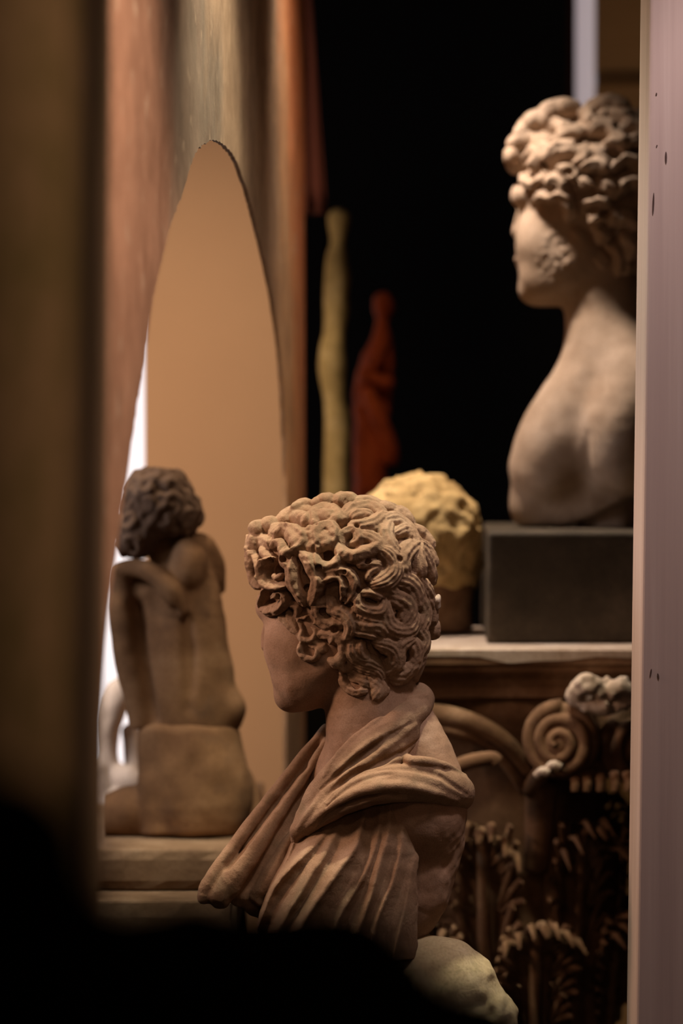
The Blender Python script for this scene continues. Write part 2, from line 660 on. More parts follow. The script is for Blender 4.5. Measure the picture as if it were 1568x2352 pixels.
stone('capital_pale_stone', (0.33, 0.24, 0.17), (0.46, 0.36, 0.28), (0.56, 0.46, 0.38), 18, 0.85, 0.3, 220)
stone('dark_block_stone', (0.045, 0.034, 0.021), (0.07, 0.053, 0.034), (0.12, 0.09, 0.06), 12, 0.7, 0.2, 200)
stone('slab_stone', (0.46, 0.36, 0.20), (0.60, 0.49, 0.29), (0.68, 0.57, 0.38), 16, 0.9, 0.4, 300, (0.12, 0.12, 0.05), 0.55)
stone('plinth_stone', (0.12, 0.07, 0.038), (0.19, 0.12, 0.07), (0.27, 0.185, 0.12), 12, 0.85, 0.3, 250)
stone('unlit_black', (0.0015, 0.0012, 0.001), (0.0025, 0.002, 0.0015), (0.004, 0.003, 0.0025), 8, 0.9, 0.1, 150)  # near-black colour holds the shade of unlit foreground shapes and pedestals
stone('ochre_stone', (0.15, 0.10, 0.032), (0.25, 0.175, 0.065), (0.38, 0.28, 0.13), 10, 0.85, 0.2, 120)
stone('terracotta', (0.18, 0.022, 0.004), (0.45, 0.075, 0.014), (0.58, 0.11, 0.022), 10, 0.8, 0.2, 120)
stone('white_marble', (0.55, 0.50, 0.48), (0.66, 0.61, 0.60), (0.75, 0.71, 0.70), 8, 0.6, 0.1, 150)
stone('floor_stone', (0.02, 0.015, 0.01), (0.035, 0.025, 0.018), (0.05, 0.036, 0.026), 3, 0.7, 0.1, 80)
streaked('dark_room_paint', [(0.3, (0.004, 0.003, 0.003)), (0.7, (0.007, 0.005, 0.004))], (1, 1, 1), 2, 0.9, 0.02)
streaked('tan_plaster', [(0.3, (0.375, 0.228, 0.128)), (0.7, (0.405, 0.25, 0.142))], (1, 1, 1), 2.0, 0.9, 0.03)
streaked('post_paint', [(0.25, (0.48, 0.37, 0.34)), (0.45, (0.54, 0.42, 0.385)), (0.62, (0.57, 0.45, 0.41)), (0.8, (0.64, 0.53, 0.49))], (55, 55, 1.1), 1.6, 0.55, 0.10)
streaked('nick_paint', [(0.3, (0.06, 0.03, 0.03)), (0.7, (0.10, 0.06, 0.05))], (1, 1, 1), 5, 0.8, 0.05)
streaked('brown_panel', [(0.3, (0.34, 0.19, 0.07)), (0.7, (0.42, 0.24, 0.10))], (2, 2, 30), 3, 0.6, 0.05)
streaked('dark_panel', [(0.3, (0.12, 0.06, 0.02)), (0.7, (0.16, 0.085, 0.03))], (2, 2, 20), 3, 0.6, 0.05)
streaked('orange_paint', [(0.3, (0.40, 0.135, 0.055)), (0.7, (0.48, 0.19, 0.085))], (6, 6, 1), 3, 0.7, 0.05)
streaked('red_cloth', [(0.3, (0.045, 0.009, 0.004)), (0.7, (0.075, 0.015, 0.006))], (10, 10, 1), 3, 0.9, 0.05)
streaked('pillar_plaster', [(0.32, (0.22, 0.150, 0.06)), (0.5, (0.34, 0.21, 0.11)), (0.7, (0.42, 0.26, 0.15))], (2, 2, 1), 6, 0.9, 0.05)
glow('lit_wall_glow', (1.0, 0.93, 0.98), 1.1)  # glow put in for daylight falling on a white wall
glow('lit_jamb_glow', (0.62, 0.51, 0.53), 0.52)  # glow put in for light on a pale door jamb

# ------------------------------------------------------------------ setting
WA, WB = -0.424, 0.0803          # face of the arch wall: X = WA + WB * Y


def fresco():
    """painted plaster of the arch wall: salmon, then grey streaked marbling, then ochre and an orange border"""
    m, nt, bs = mat_new('fresco')
    N, L = nt.nodes, nt.links
    tc = N.new('ShaderNodeTexCoord')
    sp = N.new('ShaderNodeSeparateXYZ')
    L.new(tc.outputs['Object'], sp.inputs[0])
    nz = N.new('ShaderNodeTexNoise')
    nz.inputs['Scale'].default_value = 6.0
    nz.inputs['Detail'].default_value = 6
    mp = N.new('ShaderNodeMapping')
    mp.inputs['Scale'].default_value = (1.0, 1.2, 0.9)
    L.new(tc.outputs['Object'], mp.inputs[0])
    L.new(mp.outputs[0], nz.inputs['Vector'])

    def math_(op, a, b):
        n = N.new('ShaderNodeMath')
        n.operation = op
        for i, v in enumerate((a, b)):
            if isinstance(v, (int, float)):
                n.inputs[i].default_value = v
            else:
                L.new(v, n.inputs[i])
        return n.outputs[0]
    wob = math_('MULTIPLY', math_('SUBTRACT', nz.outputs['Fac'], 0.5), 0.55)
    # object origin sits at (.., 2.2, 0): position along the wall, border slanting with height
    pos = math_('ADD', math_('ADD', sp.outputs['Y'], wob), math_('MULTIPLY', math_('SUBTRACT', sp.outputs['Z'], 1.66), 0.35))
    fac = math_('DIVIDE', pos, 2.3)
    r = N.new('ShaderNodeValToRGB')
    el = r.color_ramp.elements
    el[0].position, el[0].color = 0.0, (0.36, 0.190, 0.110, 1)
    el[1].position, el[1].color = 1.0, (0.46, 0.150, 0.060, 1)
    for p, c in ((0.16, (0.36, 0.195, 0.118)), (0.30, (0.315, 0.175, 0.108)), (0.40, (0.25, 0.165, 0.115)), (0.49, (0.22, 0.165, 0.12)),
                 (0.56, (0.36, 0.24, 0.155)), (0.70, (0.42, 0.275, 0.17)), (0.86, (0.46, 0.27, 0.14)), (0.93, (0.52, 0.22, 0.09))):
        x = el.new(p)
        x.color = (*c, 1)
    L.new(fac, r.inputs['Fac'])
    # fine vertical smears
    n2 = N.new('ShaderNodeTexNoise')
    n2.inputs['Scale'].default_value = 13.0
    n2.inputs['Detail'].default_value = 8
    n2.inputs['Roughness'].default_value = 0.7
    mp2 = N.new('ShaderNodeMapping')
    mp2.inputs['Scale'].default_value = (1.0, 1.0, 0.8)
    mp2.inputs['Rotation'].default_value = (math.radians(8), 0, 0)
    L.new(tc.outputs['Object'], mp2.inputs[0])
    L.new(mp2.outputs[0], n2.inputs['Vector'])
    r2 = N.new('ShaderNodeValToRGB')
    r2.color_ramp.elements[0].position, r2.color_ramp.elements[0].color = 0.36, (0.70, 0.66, 0.63, 1)
    r2.color_ramp.elements[1].position, r2.color_ramp.elements[1].color = 0.68, (1.35, 1.38, 1.42, 1)
    L.new(n2.outputs['Fac'], r2.inputs['Fac'])
    mx = N.new('ShaderNodeMix')
    mx.data_type = 'RGBA'
    mx.blend_type = 'MULTIPLY'
    mx.inputs['Factor'].default_value = 0.75
    L.new(r.outputs['Color'], mx.inputs['A'])
    L.new(r2.outputs['Color'], mx.inputs['B'])
    # pale scratches and flaked specks in the paint
    n3 = N.new('ShaderNodeTexNoise')
    n3.inputs['Scale'].default_value = 55.0
    n3.inputs['Detail'].default_value = 5
    mp3 = N.new('ShaderNodeMapping')
    mp3.inputs['Scale'].default_value = (1.0, 0.55, 0.5)
    mp3.inputs['Rotation'].default_value = (math.radians(-14), 0, 0)
    L.new(tc.outputs['Object'], mp3.inputs[0])
    L.new(mp3.outputs[0], n3.inputs['Vector'])
    r3 = N.new('ShaderNodeValToRGB')
    r3.color_ramp.elements[0].position, r3.color_ramp.elements[0].color = 0.60, (0, 0, 0, 1)
    r3.color_ramp.elements[1].position, r3.color_ramp.elements[1].color = 0.72, (0.6, 0.6, 0.6, 1)
    L.new(n3.outputs['Fac'], r3.inputs['Fac'])
    mx3 = N.new('ShaderNodeMix')
    mx3.data_type = 'RGBA'
    L.new(r3.outputs['Color'], mx3.inputs['Factor'])
    L.new(mx.outputs['Result'], mx3.inputs['A'])
    mx3.inputs['B'].default_value = (0.50, 0.36, 0.25, 1)
    L.new(mx3.outputs['Result'], bs.inputs['Base Color'])
    bs.inputs['Roughness'].default_value = 0.75
    bs.inputs['Specular IOR Level'].default_value = 0.3
    bp = N.new('ShaderNodeBump')
    bp.inputs['Strength'].default_value = 0.35
    bp.inputs['Distance'].default_value = 0.004
    L.new(n2.outputs['Fac'], bp.inputs['Height'])
    L.new(bp.outputs['Normal'], bs.inputs['Normal'])
    MATS['fresco'] = m


fresco()

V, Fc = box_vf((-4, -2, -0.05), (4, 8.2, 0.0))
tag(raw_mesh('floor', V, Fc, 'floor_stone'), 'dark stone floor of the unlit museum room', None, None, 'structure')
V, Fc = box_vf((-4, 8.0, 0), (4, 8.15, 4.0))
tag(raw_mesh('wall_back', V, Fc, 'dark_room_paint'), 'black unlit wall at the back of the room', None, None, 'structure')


def arch_wall():
    pix = [(206, 2040), (215, 1900), (243, 1470), (270, 1250), (297, 1060), (318, 920), (332, 837), (347, 724), (357, 663), (375, 587), (395, 510), (416, 459), (434, 398),
           (451, 354), (469, 333), (490, 324), (511, 332), (536, 359), (556, 403), (571, 449), (587, 510), (602, 571), (622, 663), (638, 765), (648, 870), (654, 1000), (657, 1200)]
    prof = [(2.392, 0.0)]
    for px, py in pix:
        yy = WA / ((px - CX) / FPX - WB)
        prof.append((yy, CAMZ + (HORIZON - py) / FPX * yy))
    prof.append((4.178, 0.0))
    p = cr(prof, 8)
    rnd = random.Random(3)
    top, th = 2.7, 0.006
    Y0, Y1 = 2.2, 4.5
    arch = [(2.392, 0.0)] + [(y + rnd.uniform(-.0025, .0025), z + rnd.uniform(-.002, .002)) for y, z in p[1:-1]] + [(4.178, 0.0)]
    # outer top row matched to the arch points, jambs either side
    Vv, Ff = [], []

    def vid(y, z, side):
        Vv.append((WA + WB * y - (th if side else 0), y, z))
        return len(Vv) - 1
    n = len(arch)
    low = [[vid(y, z, s) for y, z in arch] for s in (0, 1)]
    up = [[vid(Y0 + (Y1 - Y0) * i / (n - 1), top, s) for i in range(n)] for s in (0, 1)]
    cor = [[vid(Y0, 0, s), vid(Y1, 0, s)] for s in (0, 1)]
    for s in (0, 1):
        q = lambda *f: Ff.append(f if s else f[::-1])
        for i in range(n - 1):
            q(low[s][i], low[s][i + 1], up[s][i + 1], up[s][i])
        q(cor[s][0], low[s][0], up[s][0])
        q(low[s][-1], cor[s][1], up[s][-1])
    for i in range(n - 1):
        Ff.append((low[0][i], low[0][i + 1], low[1][i + 1], low[1][i]))
        Ff.append((up[0][i + 1], up[0][i], up[1][i], up[1][i + 1]))
    Ff.append((cor[0][0], low[0][0], low[1][0], cor[1][0]))
    Ff.append((low[0][-1], cor[0][1], cor[1][1], low[1][-1]))
    Ff.append((cor[0][1], up[0][-1], up[1][-1], cor[1][1]))
    Ff.append((up[0][0], cor[0][0], cor[1][0], up[1][0]))
    o = raw_mesh('wall_left', Vv, Ff, 'fresco', origin=(WA + WB * 3.3, 2.2, 0))
    tag(o, 'thin painted plaster wall with a tall arched opening', None, None, 'structure')


arch_wall()
# the tan plaster wall behind the arch
xa, xb = P(331, 1000, 4.95).x, P(690, 1000, 4.95).x
V, Fc = box_vf((xa, 4.95, 0), (xb, 5.05, 2.8))
tag(raw_mesh('wall_behind', V, Fc, 'tan_plaster'), 'plain tan plaster wall seen through the arch', None, None, 'structure')
# glowing pane past its left end, standing in for a daylit white wall
w = raw_mesh('lit_wall_pane', *box_vf((-1.1, 5.75, 0.4), (xa + 0.02, 5.77, 2.1)), 'lit_wall_glow')
tag(w, 'glowing pane standing in for a daylit white wall past the tan wall', None, None, 'structure')
for nm, lo, hi in (('pane_frame', (-1.16, 5.72, 0.34), (-1.1, 5.79, 2.16)), ('pane_sill', (-1.16, 5.70, 0.34), (xa + 0.06, 5.79, 0.4))):
    raw_mesh(nm, *box_vf(lo, hi), 'post_paint', w)
# glowing strip in place of a lit door jamb, and brown panelling, top right
a, b = P(1322, 100, 5.6), P(1367, 100, 5.6)
w = raw_mesh('lit_jamb_pane', *box_vf((a.x, 5.6, 1.75), (b.x, 5.63, 2.75)), 'lit_jamb_glow')
tag(w, 'narrow pale glowing strip in place of a lit door jamb above the upper bust', None, None, 'structure')
raw_mesh('pane_frame', *box_vf((a.x - 0.014, 5.585, 1.7), (a.x - 0.002, 5.64, 2.75)), 'red_cloth', w)
a = P(1369, 100, 5.5)
pn = empty('wood_panelling', (a.x + 0.2, 5.5, 0))
tag(pn, 'brown wooden panelling with a dark rail behind the upper bust', 'panelling')
z1, z2 = P(1400, 196, 5.5).z, P(1400, 166, 5.5).z
raw_mesh('lower_board', *box_vf((a.x, 5.5, 0.0), (a.x + 0.5, 5.53, z1)), 'brown_panel', pn)
raw_mesh('rail', *box_vf((a.x + 0.001, 5.49, z1), (a.x + 0.5, 5.53, z2)), 'dark_panel', pn)
raw_mesh('upper_board', *box_vf((a.x, 5.5, z2), (a.x + 0.5, 5.53, 2.8)), 'brown_panel', pn)

# dark plaster pillar on the left, nearer than the wall
fr = Frame(100, 1176, 2.0)


def pillar():
    # slightly tapering post with rounded corner, built as a swept section
    Vv, Ff = [], []
    rows = [(2.75, 212), (2.3, 210), (1.9, 206), (1.6, 198), (1.4, 188), (1.2, 180), (1.0, 174), (0.6, 170), (0.0, 168)]
    for z, px in rows:
        X = (px - CX) / FPX * 1.95
        sec = [(X - 0.26, 2.14), (X - 0.26, 1.90), (X - 0.03, 1.90)]
        sec += [(X - 0.03 + 0.03 * math.sin(t), 1.93 - 0.03 * math.cos(t)) for t in np.linspace(0.15, math.pi / 2, 7)]
        sec += [(X, 2.14)]
        Vv += [(x, y, z) for x, y in sec]
    m = len(sec)
    for i in range(len(rows) - 1):
        for j in range(m):
            k = (j + 1) % m
            Ff.append((i * m + j, i * m + k, (i + 1) * m + k, (i + 1) * m + j)[::-1])
    Ff.append(tuple(range(m)))
    o = raw_mesh('plaster_pillar', Vv, Ff, 'pillar_plaster', smooth=False)
    tag(o, 'dark brown plaster pillar at the left edge, in front of the arch wall', 'pillar')


pillar()
# added black bar close to the lens; its blur darkens the left edge
a = P(-30, 1000, 0.6)
o = box_obj('dark_edge_bar', (a.x - 0.06, 0.58, 0), (a.x, 0.62, 2.4), 'unlit_black', None, 0.004)
tag(o, 'added black blurred bar that darkens the far left edge in the foreground', 'post')

# painted white post on the right
def right_post():
    def X(z):
        return 0.372 + (z - 2.05) * 0.0108
    lo, hi = 0.0, 2.7
    Vv = [(X(lo), 3.17, lo), (X(lo) + 0.35, 3.17, lo), (X(lo) + 0.35, 3.27, lo), (X(lo), 3.27, lo),
          (X(hi), 3.17, hi), (X(hi) + 0.35, 3.17, hi), (X(hi) + 0.35, 3.27, hi), (X(hi), 3.27, hi)]
    Ff = [(3, 2, 1, 0), (4, 5, 6, 7), (0, 1, 5, 4), (1, 2, 6, 5), (2, 3, 7, 6), (3, 0, 4, 7)]
    o = raw_mesh('white_post', Vv, Ff, 'post_paint')
    bevel(o, 0.004, 3)
    tag(o, 'pinkish white painted wooden post along the right edge', 'post')
    for px, py, rx, rz, lean in ((1500, 468, 2.0, 26, 2), (1529, 362, 2.2, 14, -1), (1494, 1545, 2.0, 9, 8), (1511, 1553, 2.0, 7, -10), (1507, 216, 1.6, 3, 0), (1508, 335, 1.4, 2.5, 0)):
        c = P(px, py, 3.17)
        s = 3.17 / FPX
        vs, n = [], 10
        for t in range(n):
            u, v = math.cos(2 * math.pi * t / n) * rx * s, math.sin(2 * math.pi * t / n) * rz * s
            u += v * math.tan(math.radians(lean))
            vs.append((c.x + u, 3.1692, c.z + v))
            vs.append((c.x + u, 3.1720, c.z + v))
        fs = [tuple(range(0, 2 * n, 2))[::-1], tuple(range(1, 2 * n, 2))]
        fs += [(2 * t, 2 * ((t + 1) % n), 2 * ((t + 1) % n) + 1, 2 * t + 1)[::-1] for t in range(n)]
        raw_mesh('nick', vs, fs, 'nick_paint', o)


right_post()

# dark red hanging cloth past the end of the arch wall
def red_hanging():
    Vv, Ff = [], []
    n, m = 14, 12
    for s in (0, 1):
        for j in range(m + 1):
            z = 2.55 - (2.55 - P(720, 492, 4.75).z) * j / m
            xr = P(712 + 40 * min(1, max(0, (2.35 - z) / 0.43)), 100, 4.75).x
            xl = P(640, 100, 4.75).x
            for i in range(n + 1):
                x = xl + (xr - xl) * i / n
                y = 4.75 + 0.008 * math.sin(i * 1.7 + 0.3 * j) + s * 0.006
                Vv.append((x, y, z))
    q = (n + 1) * (m + 1)
    for j in range(m):
        for i in range(n):
            a = j * (n + 1) + i
            f = (a, a + 1, a + n + 2, a + n + 1)
            Ff.append(f[::-1])
            Ff.append(tuple(v + q for v in f))
    for i in range(n):
        a = m * (n + 1) + i
        Ff.append((a, a + 1, a + 1 + q, a + q)[::-1])
    for j in range(m):
        a = j * (n + 1) + n
        Ff.append((a, a + n + 1, a + n + 1 + q, a + q)[::-1])
    o = raw_mesh('red_hanging', Vv, Ff, 'red_cloth', smooth=True)
    tag(o, 'dark red hanging cloth beside the end of the arch wall', 'cloth')


red_hanging()


def sdf_obj(name, vol, frame, mat, parent=None, relax=3):
    Vv, Q = vol.mesh(frame, relax)
    return link_mesh(name, Vv, Q, mat, parent)


# black rounded sculpture in the immediate foreground, below
fr = Frame(500, 2200, 0.9)
v = Vol((-420, 1480, -260), (1500, 2900, 260), 14)
v.tube([(-120, 2250, 0, 260), (-20, 1990, 0, 225), (-40, 2300, 0, 260)], 0)
v.ell((60, 2300, 0), (235, 330, 200), 80)
v.ell((420, 2350, 0), (420, 300, 200), 90)
v.ell((760, 2370, 0), (290, 305, 200), 90)
v.ell((1000, 2510, 0), (320, 270, 180), 60)
X, Y, Z = v.all()
v.F += 10 * noise3(X, Y, Z, 90)
o = sdf_obj('dark_sculpture', v, fr, 'unlit_black')
tag(o, 'black out-of-focus rounded sculpture across the bottom foreground', 'sculpture')
zb = o['_loc'][2]
s = box_obj('dark_pedestal', (o['_loc'][0] - 0.1, 0.84, 0), (o['_loc'][0] + 0.1, 0.98, zb + 0.002), 'unlit_black', None, 0.004)
tag(s, 'black pedestal under the blurred foreground sculpture', 'pedestal')

# ------------------------------------------------------------------ the main bust
def z1(*p):
    """strokes read off an enlargement of the head"""
    return [(520 + u / 2.9037, 1100 + v / 2.9037) for u, v in p]


def z2(*p):
    return [(440 + u / 2.306, 1580 + v / 2.306) for u, v in p]


BF = Frame(800, 1700, 3.3)
bust_loc = BF.w([(860, 2185, 10)])[0]
BUST = empty('draped_bust', bust_loc)
tag(BUST, 'curly-haired stone bust in a draped mantle, in focus at the centre', 'bust')

LOCKS = [  # stroke, half width, height, groove depth, groove count
    (z1((440, 195), (490, 155), (555, 155)), 14, 13, 0, 2),
    (z1((575, 190), (610, 145), (660, 122), (715, 122)), 17, 15, 0, 2),
    (z1((720, 160), (760, 122), (810, 118), (850, 140)), 17, 16, 2, 2),
    (z1((735, 185), (790, 165), (845, 175)), 11, 12, 2, 2),
    (z1((860, 155), (910, 138), (980, 152), (1040, 190)), 19, 15, 2, 3),
    (z1((770, 270), (850, 210), (960, 200), (1040, 240)), 26, 22, 3, 4),
    (z1((1040, 240), (1000, 305), (900, 345), (830, 335)), 20, 18, 3, 3),
    (z1((840, 270), (900, 250), (960, 260)), 18, 20, 2.5, 3),
    (z1((590, 310), (582, 240), (640, 205), (720, 220), (750, 280), (700, 305)), 21, 20, 2, 2),
    (z1((650, 260), (690, 265)), 22, 22, 0, 2),
    (z1((345, 290), (400, 235), (480, 205), (560, 215)), 22, 18, 2, 2),
    (z1((400, 265), (470, 250), (540, 270), (520, 300)), 16, 18, 0, 2),
    (z1((250, 300), (290, 290), (330, 330), (300, 380)), 20, 18, 2, 2),
    (z1((160, 330), (210, 310), (250, 320)), 15, 14, 0, 2),
    (z1((160, 450), (190, 410), (240, 410), (290, 450)), 20, 20, 2, 2),
    (z1((200, 360), (170, 400), (165, 470)), 14, 15, 0, 2),
    (z1((300, 450), (340, 385), (400, 350), (470, 375), (520, 420), (500, 480), (430, 510), (400, 565), (420, 610)), 18, 24, 2.5, 2),
    (z1((420, 380), (470, 420), (470, 480)), 20, 20, 0, 2),
    (z1((330, 552), (272, 570), (247, 630), (265, 700), (330, 738), (410, 728)), 13, 24, 2, 1.5),
    (z1((310, 660), (340, 680), (380, 660)), 8, 12, 0, 2),
    (z1((310, 472), (350, 442), (385, 470), (375, 520)), 11, 22, 0, 2),
    (z1((500, 520), (550, 560), (585, 640), (612, 700), (592, 800), (570, 840)), 18, 24, 2.5, 2),
    (z1((450, 560), (440, 640), (450, 720), (490, 790), (520, 850)), 17, 20, 2.5, 2),
    (z1((540, 400), (580, 420), (570, 480), (540, 490)), 13, 18, 0, 2),
    (z1((490, 370), (540, 375), (570, 350)), 10, 13, 0, 2),
    (z1((612, 490), (600, 400), (640, 352), (700, 352), (730, 400), (710, 470)), 19, 24, 2.5, 2),
    (z1((650, 400), (670, 480)), 18, 19, 0, 2),
    (z1((600, 540), (610, 598), (670, 618), (730, 592), (742, 545)), 14, 20, 2, 1.5),
    (z1((770, 470), (762, 410), (820, 368), (872, 390), (880, 440), (835, 455)), 15, 18, 2.5, 2),
    (z1((750, 475), (780, 530), (850, 548), (930, 520), (1010, 480), (1030, 435)), 19, 20, 2, 2),
    (z1((890, 400), (960, 420), (1010, 460), (1000, 510)), 19, 17, 3, 3),
    (z1((1030, 500), (1100, 560), (1110, 640), (1060, 705), (985, 735)), 27, 24, 4, 5),
    (z1((930, 700), (955, 650), (1010, 622)), 10, 12, 1.5, 2),
    (z1((880, 600), (950, 590), (1020, 600)), 14, 10, 2, 3),
    (z1((652, 700), (712, 680), (768, 700), (775, 760), (768, 830)), 11, 20, 1.5, 1.5),
    (z1((665, 655), (740, 640), (815, 655), (848, 705), (838, 790), (800, 840)), 13, 18, 2, 2),
    (z1((255, 750), (232, 820), (270, 885), (350, 880), (402, 830), (370, 782), (320, 800)), 13, 17, 2.5, 2),
    (z1((440, 860), (480, 880), (470, 930)), 13, 13, 1.5, 2),
    (z1((1050, 290), (1120, 272), (1200, 320), (1250, 420)), 25, 18, 3.5, 4),
    (z1((1090, 310), (1062, 380), (1090, 470), (1150, 520)), 21, 17, 3, 3),
    (z1((1120, 380), (1190, 345), (1250, 390), (1265, 440)), 18, 14, 3.5, 3),
    (z1((1260, 455), (1205, 500), (1168, 580), (1190, 650)), 24, 20, 3.5, 3),
    (z1((1278, 470), (1275, 560), (1300, 660)), 22, 21, 3.5, 3),
    (z1((1292, 465), (1345, 560), (1385, 690)), 22, 17, 3.5, 3),
    (z1((1270, 440), (1340, 470), (1400, 560)), 20, 15, 3, 3),
    (z1((1150, 200), (1200, 235), (1245, 320)), 20, 13, 2, 3),
    (z1((1040, 170), (1110, 190), (1160, 250)), 20, 12, 2, 2),
    (z1((1255, 325), (1320, 355), (1380, 440)), 20, 13, 2.5, 3),
    (z1((880, 800), (868, 860), (940, 905), (1030, 905), (1052, 830)), 18, 17, 3.5, 3),
    (z1((900, 785), (960, 785), (1035, 815)), 12, 16, 2, 2),
    (z1((880, 935), (960, 965), (1040, 975)), 12, 15, 2, 2),
    (z1((860, 975), (930, 1005), (1010, 1000), (1060, 1055)), 17, 17, 3, 2),
    (z1((850, 1045), (920, 1052), (1000, 1075)), 11, 14, 2, 2),
    (z1((680, 830), (712, 890), (790, 930), (830, 1000), (800, 1085)), 19, 19, 3, 3),
    (z1((600, 850), (622, 930), (690, 980), (780, 990)), 18, 17, 3, 2),
    (z1((560, 850), (650, 860), (720, 850)), 16, 14, 2.5, 3),
    (z1((480, 930), (520, 1010), (502, 1065), (570, 1088), (602, 1035), (572, 995)), 12, 16, 2, 1.5),
    (z1((480, 930), (550, 940), (620, 970), (690, 1030)), 10, 15, 0, 2),
    (z1((600, 1060), (660, 1045), (720, 1060), (700, 1100)), 15, 14, 2, 2),
    (z1((500, 1110), (492, 1170), (540, 1208), (602, 1195), (612, 1150)), 9, 11, 0, 2),
    (z1((560, 1100), (620, 1120), (650, 1150)), 14, 12, 2, 2),
    (z1((715, 1080), (770, 1105), (780, 1180), (735, 1238), (690, 1220)), 13, 13, 0, 2),
    (z1((700, 1010), (760, 1075), (825, 1085)), 14, 15, 2, 2),
    (z1((780, 1200), (762, 1262), (800, 1288), (832, 1250), (812, 1205)), 9, 10, 1.5, 1.5),
    (z1((830, 1105), (838, 1180), (900, 1228), (960, 1240), (1020, 1272)), 19, 16, 3, 3),
    (z1((890, 1110), (890, 1170), (940, 1210)), 15, 14, 3, 2),
    (z1((870, 1245), (930, 1262), (1000, 1290), (1030, 1335)), 22, 14, 3.5, 5),
    (z1((770, 1310), (790, 1380), (850, 1425), (920, 1420)), 13, 13, 2, 2),
    (z1((820, 1310), (880, 1340), (940, 1360)), 18, 10, 2, 3),
    (z1((1055, 860), (1060, 970), (1130, 1025), (1220, 1015), (1255, 930)), 26, 17, 3.5, 4),
    (z1((1100, 800), (1180, 835), (1215, 900), (1170, 980)), 26, 17, 3, 3),
    (z1((1130, 690), (1200, 700), (1260, 770), (1270, 850)), 28, 16, 3, 4),
    (z1((1000, 1110), (1085, 1130), (1130, 1200), (1080, 1280)), 23, 15, 3, 4),
    (z1((1230, 1080), (1150, 1130), (1130, 1240), (1060, 1310)), 22, 15, 3, 3),
    (z1((950, 1330), (1030, 1395), (1000, 1450)), 20, 12, 2.5, 3),
    (z1((1100, 1330), (1180, 1330), (1240, 1260)), 22, 12, 2.5, 3),
    (z1((1250, 1100), (1275, 1190), (1240, 1300)), 22, 12, 2.5, 3),
    (z1((1290, 800), (1330, 900), (1300, 1010)), 24, 15, 3, 3),
    (z1((1290, 690), (1345, 770), (1385, 860), (1380, 960)), 22, 14, 3, 3),
    (z1((1290, 1000), (1330, 1080), (1300, 1180)), 20, 12, 3, 3),
    (z1((1010, 760), (1080, 760), (1130, 800)), 20, 12, 2.5, 3),
    (z1((350, 915), (405, 965), (455, 1030)), 9, 8, 1.5, 2),
    (z1((410, 905), (450, 960), (480, 1050)), 10, 9, 1.5, 2),
    (z1((155, 490), (152, 580), (172, 680), (222, 735)), 13, 13, 1.5, 2),
    (z1((195, 500), (215, 600), (235, 700)), 12, 14, 2, 2),
    (z1((140, 380), (140, 470), (145, 540)), 8, 9, 0, 2),
    (z1((240, 470), (270, 530), (300, 540)), 13, 16, 0, 2),
]
HOLES = [((372, 622), 15), ((385, 560), 9), ((682, 540), 13), ((545, 755), 9), ((560, 960), 10), ((575, 1172), 8), ((695, 1130), 7), ((870, 1392), 8),
         ((300, 560), 6), ((350, 800), 6), ((790, 650), 5), ((620, 620), 7), ((430, 470), 6), ((290, 400), 9), ((530, 640), 5), ((640, 900), 9),
         ((720, 1020), 8), ((880, 770), 8), ((940, 580), 7), ((870, 340), 6), ((600, 330), 5), ((1150, 560), 7), ((830, 860), 6)]


